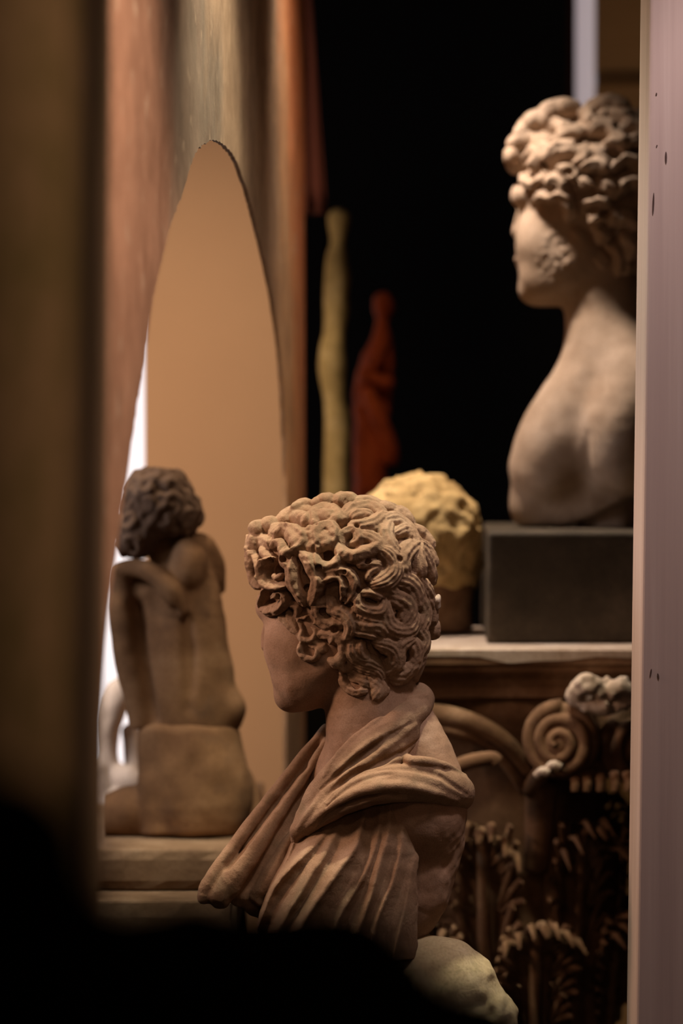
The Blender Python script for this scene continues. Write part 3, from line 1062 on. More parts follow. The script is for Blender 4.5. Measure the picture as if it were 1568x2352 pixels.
def main_head():
    # skull under the hair, the surface the locks lie on
    hv = Vol((535, 1105, -215), (1040, 1640, 215), 2.0)
    hv.ell((760, 1318, 0), (180, 152, 155), 0)
    hv.ell((832, 1322, 0), (162, 160, 160), 20)
    hv.ell((838, 1410, 0), (155, 180, 148), 30)
    hv.ell((900, 1500, 10), (92, 110, 115), 40)
    # hair line: nothing in front of the cheek or below the ear
    X, Y, Z = hv.all()
    base = hv.F
    hair_c = (815, 1360)
    pj = Vol.__new__(Vol)
    pj.__dict__.update(hv.__dict__)
    pj.F = hv.F.copy()
    pj.ell((708, 1478, 0), (106, 130, 94), 20)
    pj.tube([(668, 1596, 22, 36), (700, 1578, -10, 46), (760, 1520, -62, 42)], 30)
    pj.tube([(850, 1520, 0, 102), (852, 1640, 0, 108)], 20)
    # strokes on the visible side
    for st, w, h, g, m in LOCKS:
        p, N = pj.project(st, hair_c, 4)
        hv_locks.append((p, N, w, h, g, m))
    # cut the face out of the cap: a slanted line from forehead to the ear to the nape
    xe = np.interp(hv.ax[1], [1100, 1340, 1380, 1420, 1450, 1500, 1530, 1560, 1600, 1640], [500, 560, 620, 655, 690, 765, 790, 800, 850, 900])[None, :, None]
    cap = -smin(-base, -(xe - X).astype(np.float32), 6)
    lowcut = (Y - np.interp(hv.ax[0], [535, 770, 830, 900, 985, 1040], [1560, 1560, 1590, 1612, 1600, 1560])[:, None, None]).astype(np.float32)
    cap = -smin(-cap, -lowcut, 6)
    keep = hv.F.copy()
    hv.F = (cap + 13).astype(np.float32)
    # hidden side and crown: snail curls in rows
    rnd = np.random.RandomState(5)
    c0 = np.array([805., 1360., 0.])
    full = Vol.__new__(Vol)
    full.__dict__.update(hv.__dict__)
    full.F = keep
    for lat in np.radians([-62, -40, -18, 4, 24]):
        for lon in np.arange(12, 172, 20):
            a = math.radians(lon + rnd.uniform(-6, 6))
            u = np.array([math.cos(a) * math.cos(lat), math.sin(lat), math.sin(a) * math.cos(lat)])
            if u[1] > 0.15 and u[0] < -0.45:
                continue
            q = full.shoot(c0, u, 260)
            n = full.grad(q)
            hv.curl(q, n, 25 + rnd.uniform(-3, 4), 12, 19, 1.25, rnd.uniform(0, 6.28), 4, 2, 1 if rnd.rand() < .5 else -1)
    for p, N, w, h, g, m in hv_locks:
        hv.lock(p, N, w * 1.06, h * 1.3, 1.6, g * 0.62, m * 1.2, 0.35)
    # drilled holes
    for (u, vv), r in HOLES:
        (x, y), = z1((u, vv))
        d, q = hv.front(x, y, hair_c)
        if d is not None:
            hv.ell((x, y, d + r * 0.4), (r, r, r * 2.0), 3, cut=True)
    hv.F += 1.5 * noise3(X, Y, Z, 9) + 2.2 * noise3(X, Y, Z, 26)
    sdf_obj('hair', hv, BF, 'bust_stone', BUST, 2)
    # pale break where a curl has snapped off at the back of the head
    cv = Vol((975, 1345, -60), (1035, 1420, 60), 2.0)
    d0 = hv.front(998, 1384, hair_c)[0]
    cv.ell((1001, 1380, d0 + 12), (11, 14, 16), 0, 15)
    cv.ell((1004, 1392, d0 + 14), (8, 10, 12), 3)
    cv.F += 2.5 * noise3(*cv.all(), 9)
    tag(sdf_obj('broken_curl', cv, BF, 'capital_pale_stone', BUST, 1), 'pale broken end of a curl')


hv_locks = []
main_head()


def main_body():
    v = Vol((560, 1330, -190), (1110, 2215, 200), 2.6)
    # head
    v.ell((790, 1385, 0), (165, 160, 132), 0)
    v.ell((708, 1478, 0), (104, 128, 92), 20)
    v.ell((642, 1395, 22), (57, 44, 72), 22)
    v.tube([(668, 1596, 22, 36), (700, 1578, -10, 46), (760, 1520, -62, 42)], 30)
    v.ell((700, 1556, 5), (72, 74, 78), 18)
    v.ell((668, 1594, 20), (38, 40, 44), 12)
    # brow ridge, nose, lips on the averted side
    v.tube([(612, 1405, 20, 12), (620, 1400, 80, 14)], 14)
    v.tube([(622, 1415, 72, 14), (612, 1450, 82, 15), (613, 1480, 84, 18)], 8)
    v.tube([(629, 1530, 38, 9), (624, 1533, 62, 11), (640, 1534, 85, 8)], 6)
    v.tube([(632, 1549, 40, 8), (630, 1551, 62, 11), (642, 1550, 82, 8)], 6)
    v.ell((612, 1432, 48), (16, 13, 18), 6, cut=True)
    v.ell((622, 1432, 50), (14, 10, 16), 4)
    v.tube([(604, 1515, 52, 5), (640, 1541, 62, 4)], 4, cut=True)
    # ear just under the curls
    v.tube([(762, 1490, -92, 13), (776, 1505, -90, 12), (766, 1524, -84, 11)], 8)
    # neck and shoulders
    v.tube([(850, 1520, 0, 100), (852, 1640, 0, 106), (868, 1770, 8, 116)], 26)
    v.tube([(925, 1640, 5, 60), (955, 1700, -10, 68), (985, 1785, -20, 76)], 30)
    v.ell((955, 1865, -25), (112, 120, 108), 30)
    v.tube([(966, 1870, 12, 104), (960, 1960, 15, 98), (925, 2070, 20, 92), (880, 2150, 20, 56)], 20)
    v.ell((825, 2000, 35), (165, 215, 120), 30)
    v.tube([(800, 1790, 60, 90), (760, 1900, 80, 90)], 40)
    X, Y, Z = v.all()
    # broken arm face and crumbling back edge
    amp = np.clip((X - 960) / 60, 0, 1) * np.clip((Y - 1860) / 80, 0, 1)
    v.F += (amp * (6 * noise3(X, Y, Z, 44) + 1.6 * noise3(X, Y, Z, 14))).astype(np.float32)
    v.F += 1.6 * noise3(X, Y, Z, 30) * np.clip((Y - 1350) / 60, 0, 1)
    v.ell((1085, 1985, -60), (42, 60, 80), 8, cut=True)
    v.F = np.maximum(v.F, (Y - 2188).astype(np.float32))
    sdf_obj('head_and_torso', v, BF, 'bust_skin_stone', BUST)
    return v


BODY = main_body()


def tunic():
    v = Vol((560, 1690, -220), (1000, 2215, 200), 2.4)
    v.tube([(852, 1790, 20, 88), (815, 1900, 10, 118), (775, 2030, 0, 142), (755, 2130, 0, 158), (750, 2230, 0, 165)], 0)
    v.tube([(905, 1820, -42, 78), (900, 1920, -45, 96), (880, 2060, -38, 112), (860, 2230, -25, 120)], 30)
    X, Y, Z = v.all()
    folds = [(z2((720, 740), (650, 820), (560, 905), (480, 990), (420, 1085), (350, 1260)), 18, 30),
             (z2((800, 690), (740, 800), (690, 890), (640, 960), (590, 1050), (520, 1160), (430, 1330)), 17, 30),
             (z2((930, 600), (900, 700), (862, 830), (790, 930), (710, 1040), (620, 1170), (530, 1340)), 21, 34),
             (z2((1000, 600), (985, 740), (950, 880), (880, 1020), (790, 1170), (700, 1380)), 12, 24),
             (z2((1050, 600), (1030, 780), (990, 910), (950, 1060), (880, 1260), (840, 1420)), 15, 28),
             (z2((1110, 620), (1105, 820), (1060, 1000), (1020, 1090), (965, 1240), (930, 1420)), 13, 26),
             (z2((1165, 900), (1125, 1110), (1090, 1260), (1060, 1420)), 12, 22),
             (z2((640, 700), (560, 770), (510, 890), (460, 1000), (430, 1080)), 10, 18)]
    gx, gy = v.ax[0][:, None], v.ax[1][None, :]
    disp = np.zeros((len(v.ax[0]), len(v.ax[1])), np.float32)
    for st, A, w in folds:
        p = cr(st, 6)
        best = np.full_like(disp, 1e6)
        ampl = np.zeros_like(disp)
        for i in range(len(p) - 1):
            u = p[i + 1] - p[i]
            t = np.clip(((gx - p[i, 0]) * u[0] + (gy - p[i, 1]) * u[1]) / (u @ u + 1e-9), 0, 1)
            s = np.hypot(gx - p[i, 0] - t * u[0], gy - p[i, 1] - t * u[1])
            q = (i + t) / (len(p) - 1)
            near = s < best
            best = np.where(near, s, best)
            ampl = np.where(near, np.clip(np.sin(np.pi * (0.08 + 0.62 * q)), 0, 1), ampl)
        s = best / (w * 0.8)
        prof = np.where(s < 0.16, 1 - 2.2 * s * s, np.exp(-(s - 0.16) * 1.5) * 0.944)
        prof = np.where(s > 2.2, 0, prof)
        disp = np.maximum(disp, (A * 1.7 * ampl * prof).astype(np.float32))
    disp = disp + 2.0 * noise3(gx, gy, 0 * gx, 60)
    v.F -= (disp[:, :, None] - 16) * np.clip((40 - Z) / 60, 0, 1)
    xe = np.interp(v.ax[1], [1690, 1800, 1849, 1892, 1940, 1983, 2040, 2130, 2215], [985, 950, 932, 944, 951, 960, 955, 954, 950])[None, :, None]
    xe = xe + 5 * noise3(X, Y, Z, 18)
    v.F = (-smin(-v.F, -(X - xe).astype(np.float32), 4)).astype(np.float32)
    v.F = np.maximum(v.F, (Y - 2190).astype(np.float32))
    v.F = np.maximum(v.F, (1730 - Y).astype(np.float32))
    v.F += 1.8 * noise3(X, Y, Z, 24)
    sdf_obj('tunic', v, BF, 'bust_stone', BUST, 1)


tunic()


def mantle():
    v = Vol((430, 1560, -220), (1115, 2150, 190), 2.4)
    X, Y, Z = v.all()
    c = (880, 1780)
    # collar round the neck
    v.tube([(890, 1602, 78, 28), (950, 1600, 48, 34), (966, 1606, 5, 32), (945, 1636, -48, 36), (900, 1672, -82, 38), (842, 1716, -92, 38), (785, 1764, -86, 34),
            (738, 1815, -66, 30), (704, 1872, -42, 24), (684, 1925, -30, 16)], 0)
    v.tube([(930, 1690, -68, 34), (880, 1735, -92, 36), (820, 1780, -95, 34), (760, 1820, -78, 30), (715, 1872, -55, 22)], 16)
    v.tube([(890, 1602, 78, 28), (830, 1632, 108, 30), (775, 1680, 100, 26), (748, 1700, 80, 20)], 10)
    # roll across the near shoulder
    v.tube([(686, 1905, -46, 20), (735, 1868, -86, 28), (805, 1825, -116, 36), (880, 1800, -130, 41), (955, 1796, -122, 44), (1012, 1806, -92, 46), (1040, 1816, -48, 45), (1040, 1822, 10, 44), (1000, 1810, 70, 40)], 12)
    # lapel of the far side, hanging to the lower left
    v.tube([(752, 1682, 70, 20), (712, 1752, 70, 32), (655, 1850, 62, 42), (600, 1945, 52, 48), (548, 2035, 42, 44)], 14)
    v.tube([(700, 1800, 75, 40), (665, 1900, 70, 50), (630, 2000, 60, 58), (595, 2065, 50, 44)], 20)
    ridge = [((748, 1672, 58, 9), (690, 1742, 40, 12), (620, 1832, 25, 14), (540, 1940, 10, 16), (482, 2030, 2, 20), (476, 2056, 5, 17)),
             ((750, 1702, 40, 9), (700, 1780, 18, 12), (645, 1858, 5, 16), (590, 1940, -8, 22), (540, 2010, -10, 28), (505, 2055, -2, 26)),
             ((690, 1890, 10, 8), (650, 1955, 2, 16), (615, 2020, 0, 22), (590, 2060, 5, 18))]
    for r in ridge:
        v.tube(r, 9)
    v.tube([(700, 1760, 18, 6), (640, 1835, 2, 8), (575, 1925, -12, 11), (525, 1985, -16, 10)], 9, cut=True)
    v.tube([(705, 1830, -10, 8), (660, 1905, -22, 12), (600, 2000, -30, 13), (570, 2050, -26, 10)], 10, cut=True)
    # raised ridges on collar and roll
    R = [(z2((1240, 40), (1100, 70), (960, 185), (850, 270), (755, 370), (700, 460)), 9),
         (z2((1180, 200), (1050, 300), (930, 385), (800, 470), (700, 560), (630, 650)), 11),
         (z2((1000, 250), (900, 320), (800, 410), (720, 490)), 7),
         (z2((700, 590), (800, 490), (950, 412), (1090, 380), (1220, 376), (1350, 405), (1440, 455)), 13),
         (z2((620, 720), (700, 650), (820, 572), (960, 522), (1090, 512), (1210, 530), (1320, 562), (1440, 615)), 14),
         (z2((620, 770), (720, 690), (850, 620), (960, 580), (1110, 580)), 9),
         (z2((560, 740), (610, 670), (680, 570), (740, 480)), 7)]
    strokes = [(v.project(st, c, 4), r) for st, r in R]
    G = [(z2((975, 432), (1090, 422), (1200, 432), (1290, 455), (1360, 500), (1450, 560)), 8),
         (z2((720, 620), (830, 520), (960, 462), (1060, 450)), 5),
         (z2((1150, 190), (1020, 270), (900, 355), (790, 440), (690, 530)), 7),
         (z2((1250, 250), (1120, 330), (980, 400), (880, 440), (780, 510), (690, 600)), 8),
         (z2((650, 740), (740, 640), (860, 590), (990, 555), (1100, 550)), 4)]
    gro = [(v.project(st, c, 4), r) for st, r in G]
    for (p, N), r in strokes:
        t = np.linspace(0, 1, len(p))
        rr = r * np.clip(np.sin(np.pi * (0.1 + 0.8 * t)), 0.4, 1)
        v.tube(np.column_stack([p - N * r * 0.3, rr]), 7, 1)
    for (p, N), r in gro:
        t = np.linspace(0, 1, len(p))
        rr = r * np.clip(np.sin(np.pi * (0.06 + 0.88 * t)), 0.3, 1)
        v.tube(np.column_stack([p + N * r * 0.15, rr]), 6, 1, cut=True)
    amp = np.clip((2080 - Y) / 100, 0, 1) * 0.6 + 0.4
    v.F += 1.6 * noise3(X, Y, Z, 22)
    low = np.clip((Y - 2030) / 40, 0, 1) * 7
    v.F += low * noise3(X, Y, Z, 20)
    sdf_obj('mantle', v, BF, 'bust_stone', BUST, 2)


mantle()

# broken pale stone under the bust
v = Vol((560, 2090, -180), (1230, 2400, 260), 4)
v.tube([(700, 2300, 20, 110), (900, 2266, 10, 118), (1000, 2258, 0, 112), (1040, 2268, -5, 102)], 0)
v.tube([(1000, 2300, -10, 100), (1090, 2322, -10, 84), (1122, 2330, -12, 66)], 10)
v.ell((1168, 2208, -20), (32, 24, 130), 5, 12, cut=True)
X, Y, Z = v.all()
v.F += 4 * noise3(X, Y, Z, 46) + np.clip((X - 1060) / 60, 0, 1) * 5 * noise3(X, Y, Z, 22)
v.F = np.maximum(v.F, (2352 - 8 - Y) * -1.0).astype(np.float32)
o = sdf_obj('broken_slab', v, BF, 'slab_stone')
tag(o, 'pale broken stone slab jutting out under the central bust', 'slab')
b = BF.w([(880, 2344, 20)])[0]
o = box_obj('bust_pedestal', (b[0] - 0.19, b[1] - 0.1, 0), (b[0] + 0.14, b[1] + 0.13, b[2] + 0.002), 'unlit_black', None, 0.004)
tag(o, 'black pedestal in shadow carrying the pale broken slab', 'pedestal')

# ------------------------------------------------------------------ upper bust on its dark block
UF = Frame(1330, 800, 4.22)


def upper_bust():
    root = empty('bare_chested_bust', UF.w([(1340, 1212, 0)])[0])
    tag(root, 'bare-chested bust with thick curls standing on the dark block', 'bust')
    hv = Vol((1130, 205, -230), (1640, 700, 230), 3.0)
    hv.ell((1385, 420, 0), (190, 160, 160), 0)
    hv.ell((1440, 500, 0), (150, 150, 140), 40)
    hv.ell((1450, 590, 0), (90, 70, 100), 40)
    keep = Vol.__new__(Vol)
    keep.__dict__.update(hv.__dict__)
    keep.F = hv.F.copy()
    X, Y, Z = hv.all()
    xe = np.interp(hv.ax[1], [205, 400, 440, 480, 520, 560, 620, 700], [1100, 1150, 1190, 1225, 1260, 1320, 1360, 1400])[None, :, None]
    hv.F = -smin(-hv.F, -(xe - X).astype(np.float32), 8) + 12

    def q(*p):
        return [(1100 + a / 3.35, 200 + b / 3.35) for a, b in p]
    L = [(q((470, 250), (540, 180), (640, 160), (740, 175)), 22, 22), (q((300, 360), (370, 280), (440, 240), (490, 270)), 22, 20),
         (q((240, 440), (330, 400), (440, 420), (520, 440)), 22, 22), (q((230, 500), (240, 570), (270, 640)), 17, 18),
         (q((480, 340), (560, 300), (650, 330), (620, 400)), 18, 20), (q((540, 470), (640, 420), (740, 380), (800, 400)), 17, 24),
         (q((830, 240), (880, 160), (960, 130), (1060, 150), (1120, 190)), 24, 22), (q((780, 190), (850, 260), (830, 330)), 17, 22),
         (q((900, 260), (1000, 240), (1090, 270), (1170, 230)), 18, 22), (q((850, 380), (960, 340), (1050, 400), (1090, 470), (980, 480)), 22, 30),
         (q((1110, 330), (1180, 330), (1240, 380)), 18, 24), (q((560, 580), (600, 520), (700, 510), (790, 530), (820, 590), (740, 620)), 20, 28),
         (q((340, 570), (400, 510), (460, 550), (440, 620), (380, 620)), 17, 24), (q((480, 480), (540, 520), (530, 600)), 16, 22),
         (q((350, 690), (360, 740), (420, 770), (480, 740), (500, 690)), 14, 20), (q((790, 670), (860, 640), (940, 650), (970, 700)), 17, 28),
         (q((1010, 680), (1070, 620), (1140, 610), (1210, 680), (1220, 730)), 17, 28), (q((890, 520), (950, 570), (1010, 600)), 18, 24),
         (q((1090, 480), (1180, 450), (1250, 480)), 18, 24), (q((540, 800), (570, 740), (640, 760), (650, 830)), 16, 22),
         (q((420, 900), (490, 860), (560, 880), (620, 850), (700, 880)), 14, 20), (q((620, 660), (700, 700), (740, 760)), 16, 22),
         (q((1070, 850), (1100, 780), (1170, 760), (1230, 800)), 18, 26), (q((640, 900), (700, 960), (680, 1040)), 17, 18),
         (q((860, 1060), (940, 1010), (1030, 1020), (1010, 1080)), 18, 24), (q((720, 1120), (790, 1170), (840, 1260), (820, 1310)), 14, 18),
         (q((820, 920), (910, 900), (980, 940)), 18, 20), (q((900, 1100), (960, 1150), (920, 1200)), 18, 20), (q((1040, 1060), (1130, 1040), (1200, 1100)), 20, 20),
         (q((850, 1290), (920, 1330), (960, 1390)), 18, 20), (q((980, 1230), (1060, 1280), (1080, 1360), (1060, 1470)), 17, 22),
         (q((1100, 1180), (1170, 1240), (1140, 1330)), 20, 20), (q((1090, 1400), (1130, 1430), (1150, 1380)), 15, 18),
         (q((780, 760), (840, 800), (880, 880)), 16, 20), (q((940, 780), (1000, 800), (1050, 860)), 18, 22)]
    c = (1400, 440)
    for st, w, h in L:
        p, N = keep.project(st, c, 4)
        hv.lock(p, N, w * 1.1, h * 1.15, 2.5, 2.0, 2.4, 0.3)
    rnd = np.random.RandomState(11)
    c0 = np.array([1400., 440., 0.])
    for lat in np.radians([-65, -42, -20, 2, 22, 40]):
        for lon in np.arange(-85, 175, 21):
            a = math.radians(lon + rnd.uniform(-6, 6))
            u = np.array([math.cos(a) * math.cos(lat), math.sin(lat), math.sin(a) * math.cos(lat)])
            if (u[1] > 0.1 and u[0] < -0.4):
                continue
            s = keep.shoot(c0, u, 260)
            if s[0] < 1490 and s[2] < 10:
                continue
            hv.curl(s, keep.grad(s), 26, 13, 22, 1.2, rnd.uniform(0, 6.28), 4, 2, 1 if rnd.rand() < .5 else -1)
    for (a, b), r in (((800, 450), 15), ((760, 470), 10), ((890, 450), 10), ((690, 690), 12), ((1060, 340), 13), ((1130, 390), 14), ((1020, 560), 18), ((850, 850), 18), ((500, 620), 10),
                      ((880, 230), 8), ((780, 880), 16), ((960, 1010), 12), ((840, 1090), 12), ((1190, 560), 14), ((460, 700), 8), ((940, 860), 12), ((350, 480), 8)):
        (x, y), = q((a, b))
        d, _ = hv.front(x, y, c)
        if d is not None:
            hv.ell((x, y, d + r * 0.3), (r, r * 0.8, r * 2), 4, cut=True)
    hv.F += 2 * noise3(X, Y, Z, 14) + 2 * noise3(X, Y, Z, 36)
    sdf_obj('hair', hv, UF, 'upper_stone', root)
    # head, neck, chest
    v = Vol((1130, 370, -240), (1600, 1225, 250), 3.2)
    v.ell((1385, 460, 0), (165, 130, 135), 0)
    v.ell((1275, 560, 5), (92, 118, 95), 30)
    v.ell((1215, 448, 25), (46, 36, 70), 22)
    v.ell((1262, 640, 10), (70, 62, 75), 24)
    v.ell((1228, 662, 28), (36, 34, 42), 12)
    v.tube([(1232, 662, 20, 34), (1290, 640, -35, 42), (1340, 570, -75, 40)], 24)
    v.tube([(1200, 470, 78, 14), (1188, 530, 88, 17)], 10)
    v.tube([(1194, 590, 40, 12), (1190, 594, 66, 13), (1205, 594, 85, 9)], 7)
    v.tube([(1200, 612, 40, 10), (1196, 614, 66, 12), (1208, 612, 84, 9)], 7)
    v.tube([(1345, 520, -88, 16), (1362, 550, -90, 15), (1350, 590, -82, 13)], 10)
    v.tube([(1390, 600, 0, 92), (1395, 720, 0, 98), (1420, 830, 5, 120)], 26)
    v.tube([(1410, 800, -20, 84), (1440, 850, -60, 84), (1450, 900, -80, 80)], 50)
    v.tube([(1420, 800, 40, 84), (1470, 860, 110, 86), (1470, 960, 140, 80)], 50)
    v.tube([(1392, 850, -5, 84), (1335, 930, -20, 98), (1284, 1015, -28, 98), (1264, 1070, -20, 95)], 50)       # near breast
    v.tube([(1360, 900, 60, 80), (1300, 1010, 75, 92), (1276, 1070, 70, 92)], 50)
    v.ell((1420, 1000, 10), (150, 170, 140), 40)
    v.tube([(1238, 1160, 10, 70), (1310, 1160, 5, 78), (1420, 1120, 10, 90)], 30)
    v.tube([(1452, 880, -96, 74), (1428, 960, -118, 82), (1424, 1040, -114, 76), (1440, 1070, -110, 62)], 36)   # arm stump
    v.tube([(1343, 1110, -122, 16), (1343, 1050, -136, 14), (1347, 990, -152, 6)], 8, cut=True)
    v.blur(8)
    X, Y, Z = v.all()
    # the underside is cut away slanting to the back
    und = (Y - np.interp(v.ax[0], [1130, 1290, 1350, 1420, 1500, 1680], [1208, 1208, 1192, 1155, 1120, 1080])[:, None, None]).astype(np.float32)
    v.F = -smin(-v.F, -und, 12)
    v.tube([(1400, 1090, 20, 70), (1400, 1216, 30, 80)], 10)
    v.F = np.maximum(v.F, (Y - 1209).astype(np.float32))
    v.F += 2.0 * noise3(X, Y, Z, 40)
    # stubble-like chisel work on the cheek and jaw
    bm = np.clip(1 - ((X - 1290) / 70) ** 2 - ((Y - 590) / 110) ** 2, 0, 1) * (Z < 20)
    v.F += (bm * 3.0 * noise3(X, Y, Z, 9)).astype(np.float32)
    sdf_obj('head_and_torso', v, UF, 'upper_stone', root)


upper_bust()

# dark block, capital and the yellow head
ZA = CAMZ - (1500 - HORIZON) / FPX * 3.80        # top of the abacus
blk_front = 3.97
zb = CAMZ - (1222 - HORIZON) / FPX * blk_front
xl = (1117 - CX) / FPX * blk_front


def dark_block():
    V = [(xl, blk_front, ZA), (xl + 0.36, blk_front + 0.01, ZA), (xl + 0.36, blk_front + 0.5, ZA), (xl + 0.018, blk_front + 0.5, ZA)]
    V += [(x + (0.003 if i in (0, 3) else 0), y, zb) for i, (x, y, z) in enumerate(V)]
    F = [(3, 2, 1, 0), (4, 5, 6, 7), (0, 1, 5, 4), (1, 2, 6, 5), (2, 3, 7, 6), (3, 0, 4, 7)]
    o = raw_mesh('dark_block', V, F, 'dark_block_stone')
    bevel(o, 0.006, 3)
    tag(o, 'black rectangular stone block under the bare-chested bust', 'block')


dark_block()

YF = Frame(975, 1260, 4.2)
v = Vol((790, 1050, -210), (1160, 1460, 220), 4)
v.ell((962, 1230, 0), (143, 143, 145), 0)
v.ell((975, 1300, 10), (120, 120, 125), 30)
v.tube([(990, 1330, 10, 98), (992, 1450, 15, 98)], 30)
X, Y, Z = v.all()
up = np.clip((1345 - Y) / 40, 0.15, 1)
v.F += (up * (9 * noise3(X, Y, Z, 26) + 5 * noise3(X, Y, Z, 13))).astype(np.float32)
zcut = 1030 + (CAMZ - ZA) / 4.2 * FPX
v.F = np.maximum(v.F, (Y - zcut + 1).astype(np.float32))
yh = empty('yellow_head', YF.w([(985, zcut, 0)])[0])
tag(yh, 'weathered yellowish stone head seen from behind, left of the dark block', 'head')
top = Vol.__new__(Vol)
top.__dict__.update(v.__dict__)
top.F = np.maximum(v.F, (Y - 1345 - 14 * noise3(X, Y, Z, 40)).astype(np.float32))
sdf_obj('hair', top, YF, 'yellow_stone', yh)
v.F = np.maximum(v.F + 5, 0 * X + (1330 - Y)).astype(np.float32)
sdf_obj('neck', v, YF, 'capital_stone', yh)


# ------------------------------------------------------------------ capital
def capital():
    cx = (1150 - CX) / FPX * 4.06
    cy = 4.11
    root = empty('carved_capital', (cx, cy, 0))
    root.location.z = ZA - 0.62
    root['_loc'] = (cx, cy, ZA - 0.62)
    tag(root, 'carved acanthus column capital with scroll, in shadow on the right', 'capital')
    C = Vector((cx, cy, 0))
    # abacus: square with slightly concave sides, moulded edge
    half = 0.262

    def ring(hs, z, conc):
        pts = []
        for k in range(4):
            a0 = math.pi / 2 * k - math.pi / 2
            ux, uy = math.cos(a0), math.sin(a0)
            tx, ty = -uy, ux
            for t in np.linspace(-1, 1, 13)[:-1]:
                dep = hs - conc * (1 - t * t)
                w = hs * t * 0.94 if abs(t) > 0.99 else hs * t
                pts.append((cx + ux * dep + tx * w, cy + uy * dep + ty * w, z))
        return pts
    prof = [(half - .01, ZA), (half, ZA - .004), (half, ZA - .022), (half - .006, ZA - .026), (half - .008, ZA - .034), (half - .022, ZA - .046), (half - .030, ZA - .060), (half - .030, ZA - .074), (half - .045, ZA - .082)]
    Vv, Ff = [], []
    for h_, z in prof:
        Vv += ring(h_, z, 0.018)
    n = 48
    for i in range(len(prof) - 1):
        for j in range(n):
            k = (j + 1) % n
            Ff.append((i * n + j, (i + 1) * n + j, (i + 1) * n + k, i * n + k))
    Ff.append(tuple(range(n)))
    Ff.append(tuple(range((len(prof) - 1) * n, len(prof) * n))[::-1])
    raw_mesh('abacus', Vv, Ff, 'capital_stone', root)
    # chipped pale top edge
    Vv, Ff = [], []
    for h_, z in ((half - .004, ZA + .0005), (half + .002, ZA - .001), (half + .002, ZA - .010)):
        Vv += ring(h_, z, 0.018)
    rr = random.Random(4)
    Vv = [(x, y, z - (rr.random() ** 3 * .014 if i >= 2 * n else 0)) for i, (x, y, z) in enumerate(Vv)]
    for i in range(2):
        for j in range(n):
            k = (j + 1) % n
            Ff.append((i * n + j, (i + 1) * n + j, (i + 1) * n + k, i * n + k))
    Ff.append(tuple(range(n)))
    raw_mesh('worn_edge', Vv, Ff, 'capital_pale_stone', root)
    # bell
    prof = [(0.205, ZA - .082), (0.196, ZA - .11), (0.176, ZA - .16), (0.166, ZA - .24), (0.160, ZA - .40), (0.158, ZA - .56), (0.172, ZA - .60), (0.172, ZA - .62)]
    Vv, Ff, n = [], [], 40
    for r, z in prof:
        Vv += [(cx + r * math.cos(2 * math.pi * j / n), cy + r * math.sin(2 * math.pi * j / n), z) for j in range(n)]
    for i in range(len(prof) - 1):
        for j in range(n):
            k = (j + 1) % n
            Ff.append((i * n + j, (i + 1) * n + j, (i + 1) * n + k, i * n + k))
    Ff.append(tuple(range((len(prof) - 1) * n, len(prof) * n))[::-1])
    Ff.append(tuple(range(n)))
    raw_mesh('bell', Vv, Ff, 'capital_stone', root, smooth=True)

    # acanthus leaves: fluted blade, midrib and fingered lobes curling off the bell
    def leaf(ang, z0, H, W, r0, curl):
        Vv, Ff = [], []

        def pt(w, z, out):
            r = r0 + out
            a = ang + w / r0
            return Vector((cx + r * math.cos(a), cy + r * math.sin(a), z))

        def sweep(path, ra, rb, m=6):
            base = len(Vv)
            K = len(path)
            for i in range(K):
                T = (path[min(i + 1, K - 1)] - path[max(i - 1, 0)]).normalized()
                A = T.cross(Vector((math.cos(ang), math.sin(ang), 0.2)))
                A = A.normalized() if A.length > 1e-5 else Vector((0, 0, 1))
                B = T.cross(A)
                t = i / (K - 1)
                r = (ra + (rb - ra) * t) * (1 if i < K - 1 else 0.45)
                for j in range(m):
                    b_ = 2 * math.pi * j / m
                    Vv.append(path[i] + A * (r * math.cos(b_)) + B * (r * 0.8 * math.sin(b_)))
            for i in range(K - 1):
                for j in range(m):
                    k = (j + 1) % m
                    Ff.append((base + i * m + j, base + i * m + k, base + (i + 1) * m + k, base + (i + 1) * m + j))
            Ff.append(tuple(range(base, base + m))[::-1])
            Ff.append(tuple(range(base + (K - 1) * m, base + K * m)))
        # blade
        nu, nv = 12, 12
        for side in (0, 1):
            for i in range(nu + 1):
                u = i / nu
                wd = W * (0.62 + 0.25 * math.sin(u * math.pi * 0.6))
                for j in range(nv + 1):
                    q = 2 * j / nv - 1
                    Vv.append(pt(wd * q, z0 + H * 0.92 * u, 0.010 + 0.016 * u * u + 0.0055 * math.cos(q * math.pi * 3) - 0.010 * q * q - side * 0.02))
        n_ = (nu + 1) * (nv + 1)
        for i in range(nu):
            for j in range(nv):
                a_ = i * (nv + 1) + j
                f = (a_, a_ + 1, a_ + nv + 2, a_ + nv + 1)
                Ff.append(f)
                Ff.append(tuple(v_ + n_ for v_ in f[::-1]))
        # midrib with the curled tip
        path = [pt(0, z0 + H * t, 0.016 + 0.02 * t * t) for t in (0, 0.25, 0.5, 0.75, 0.9)]
        path += [pt(0, z0 + H * 0.92 + curl * math.sin(t), 0.034 + curl * (1 - math.cos(t))) for t in (0.6, 1.3, 2.0, 2.7)]
        sweep(path, 0.011, 0.008)
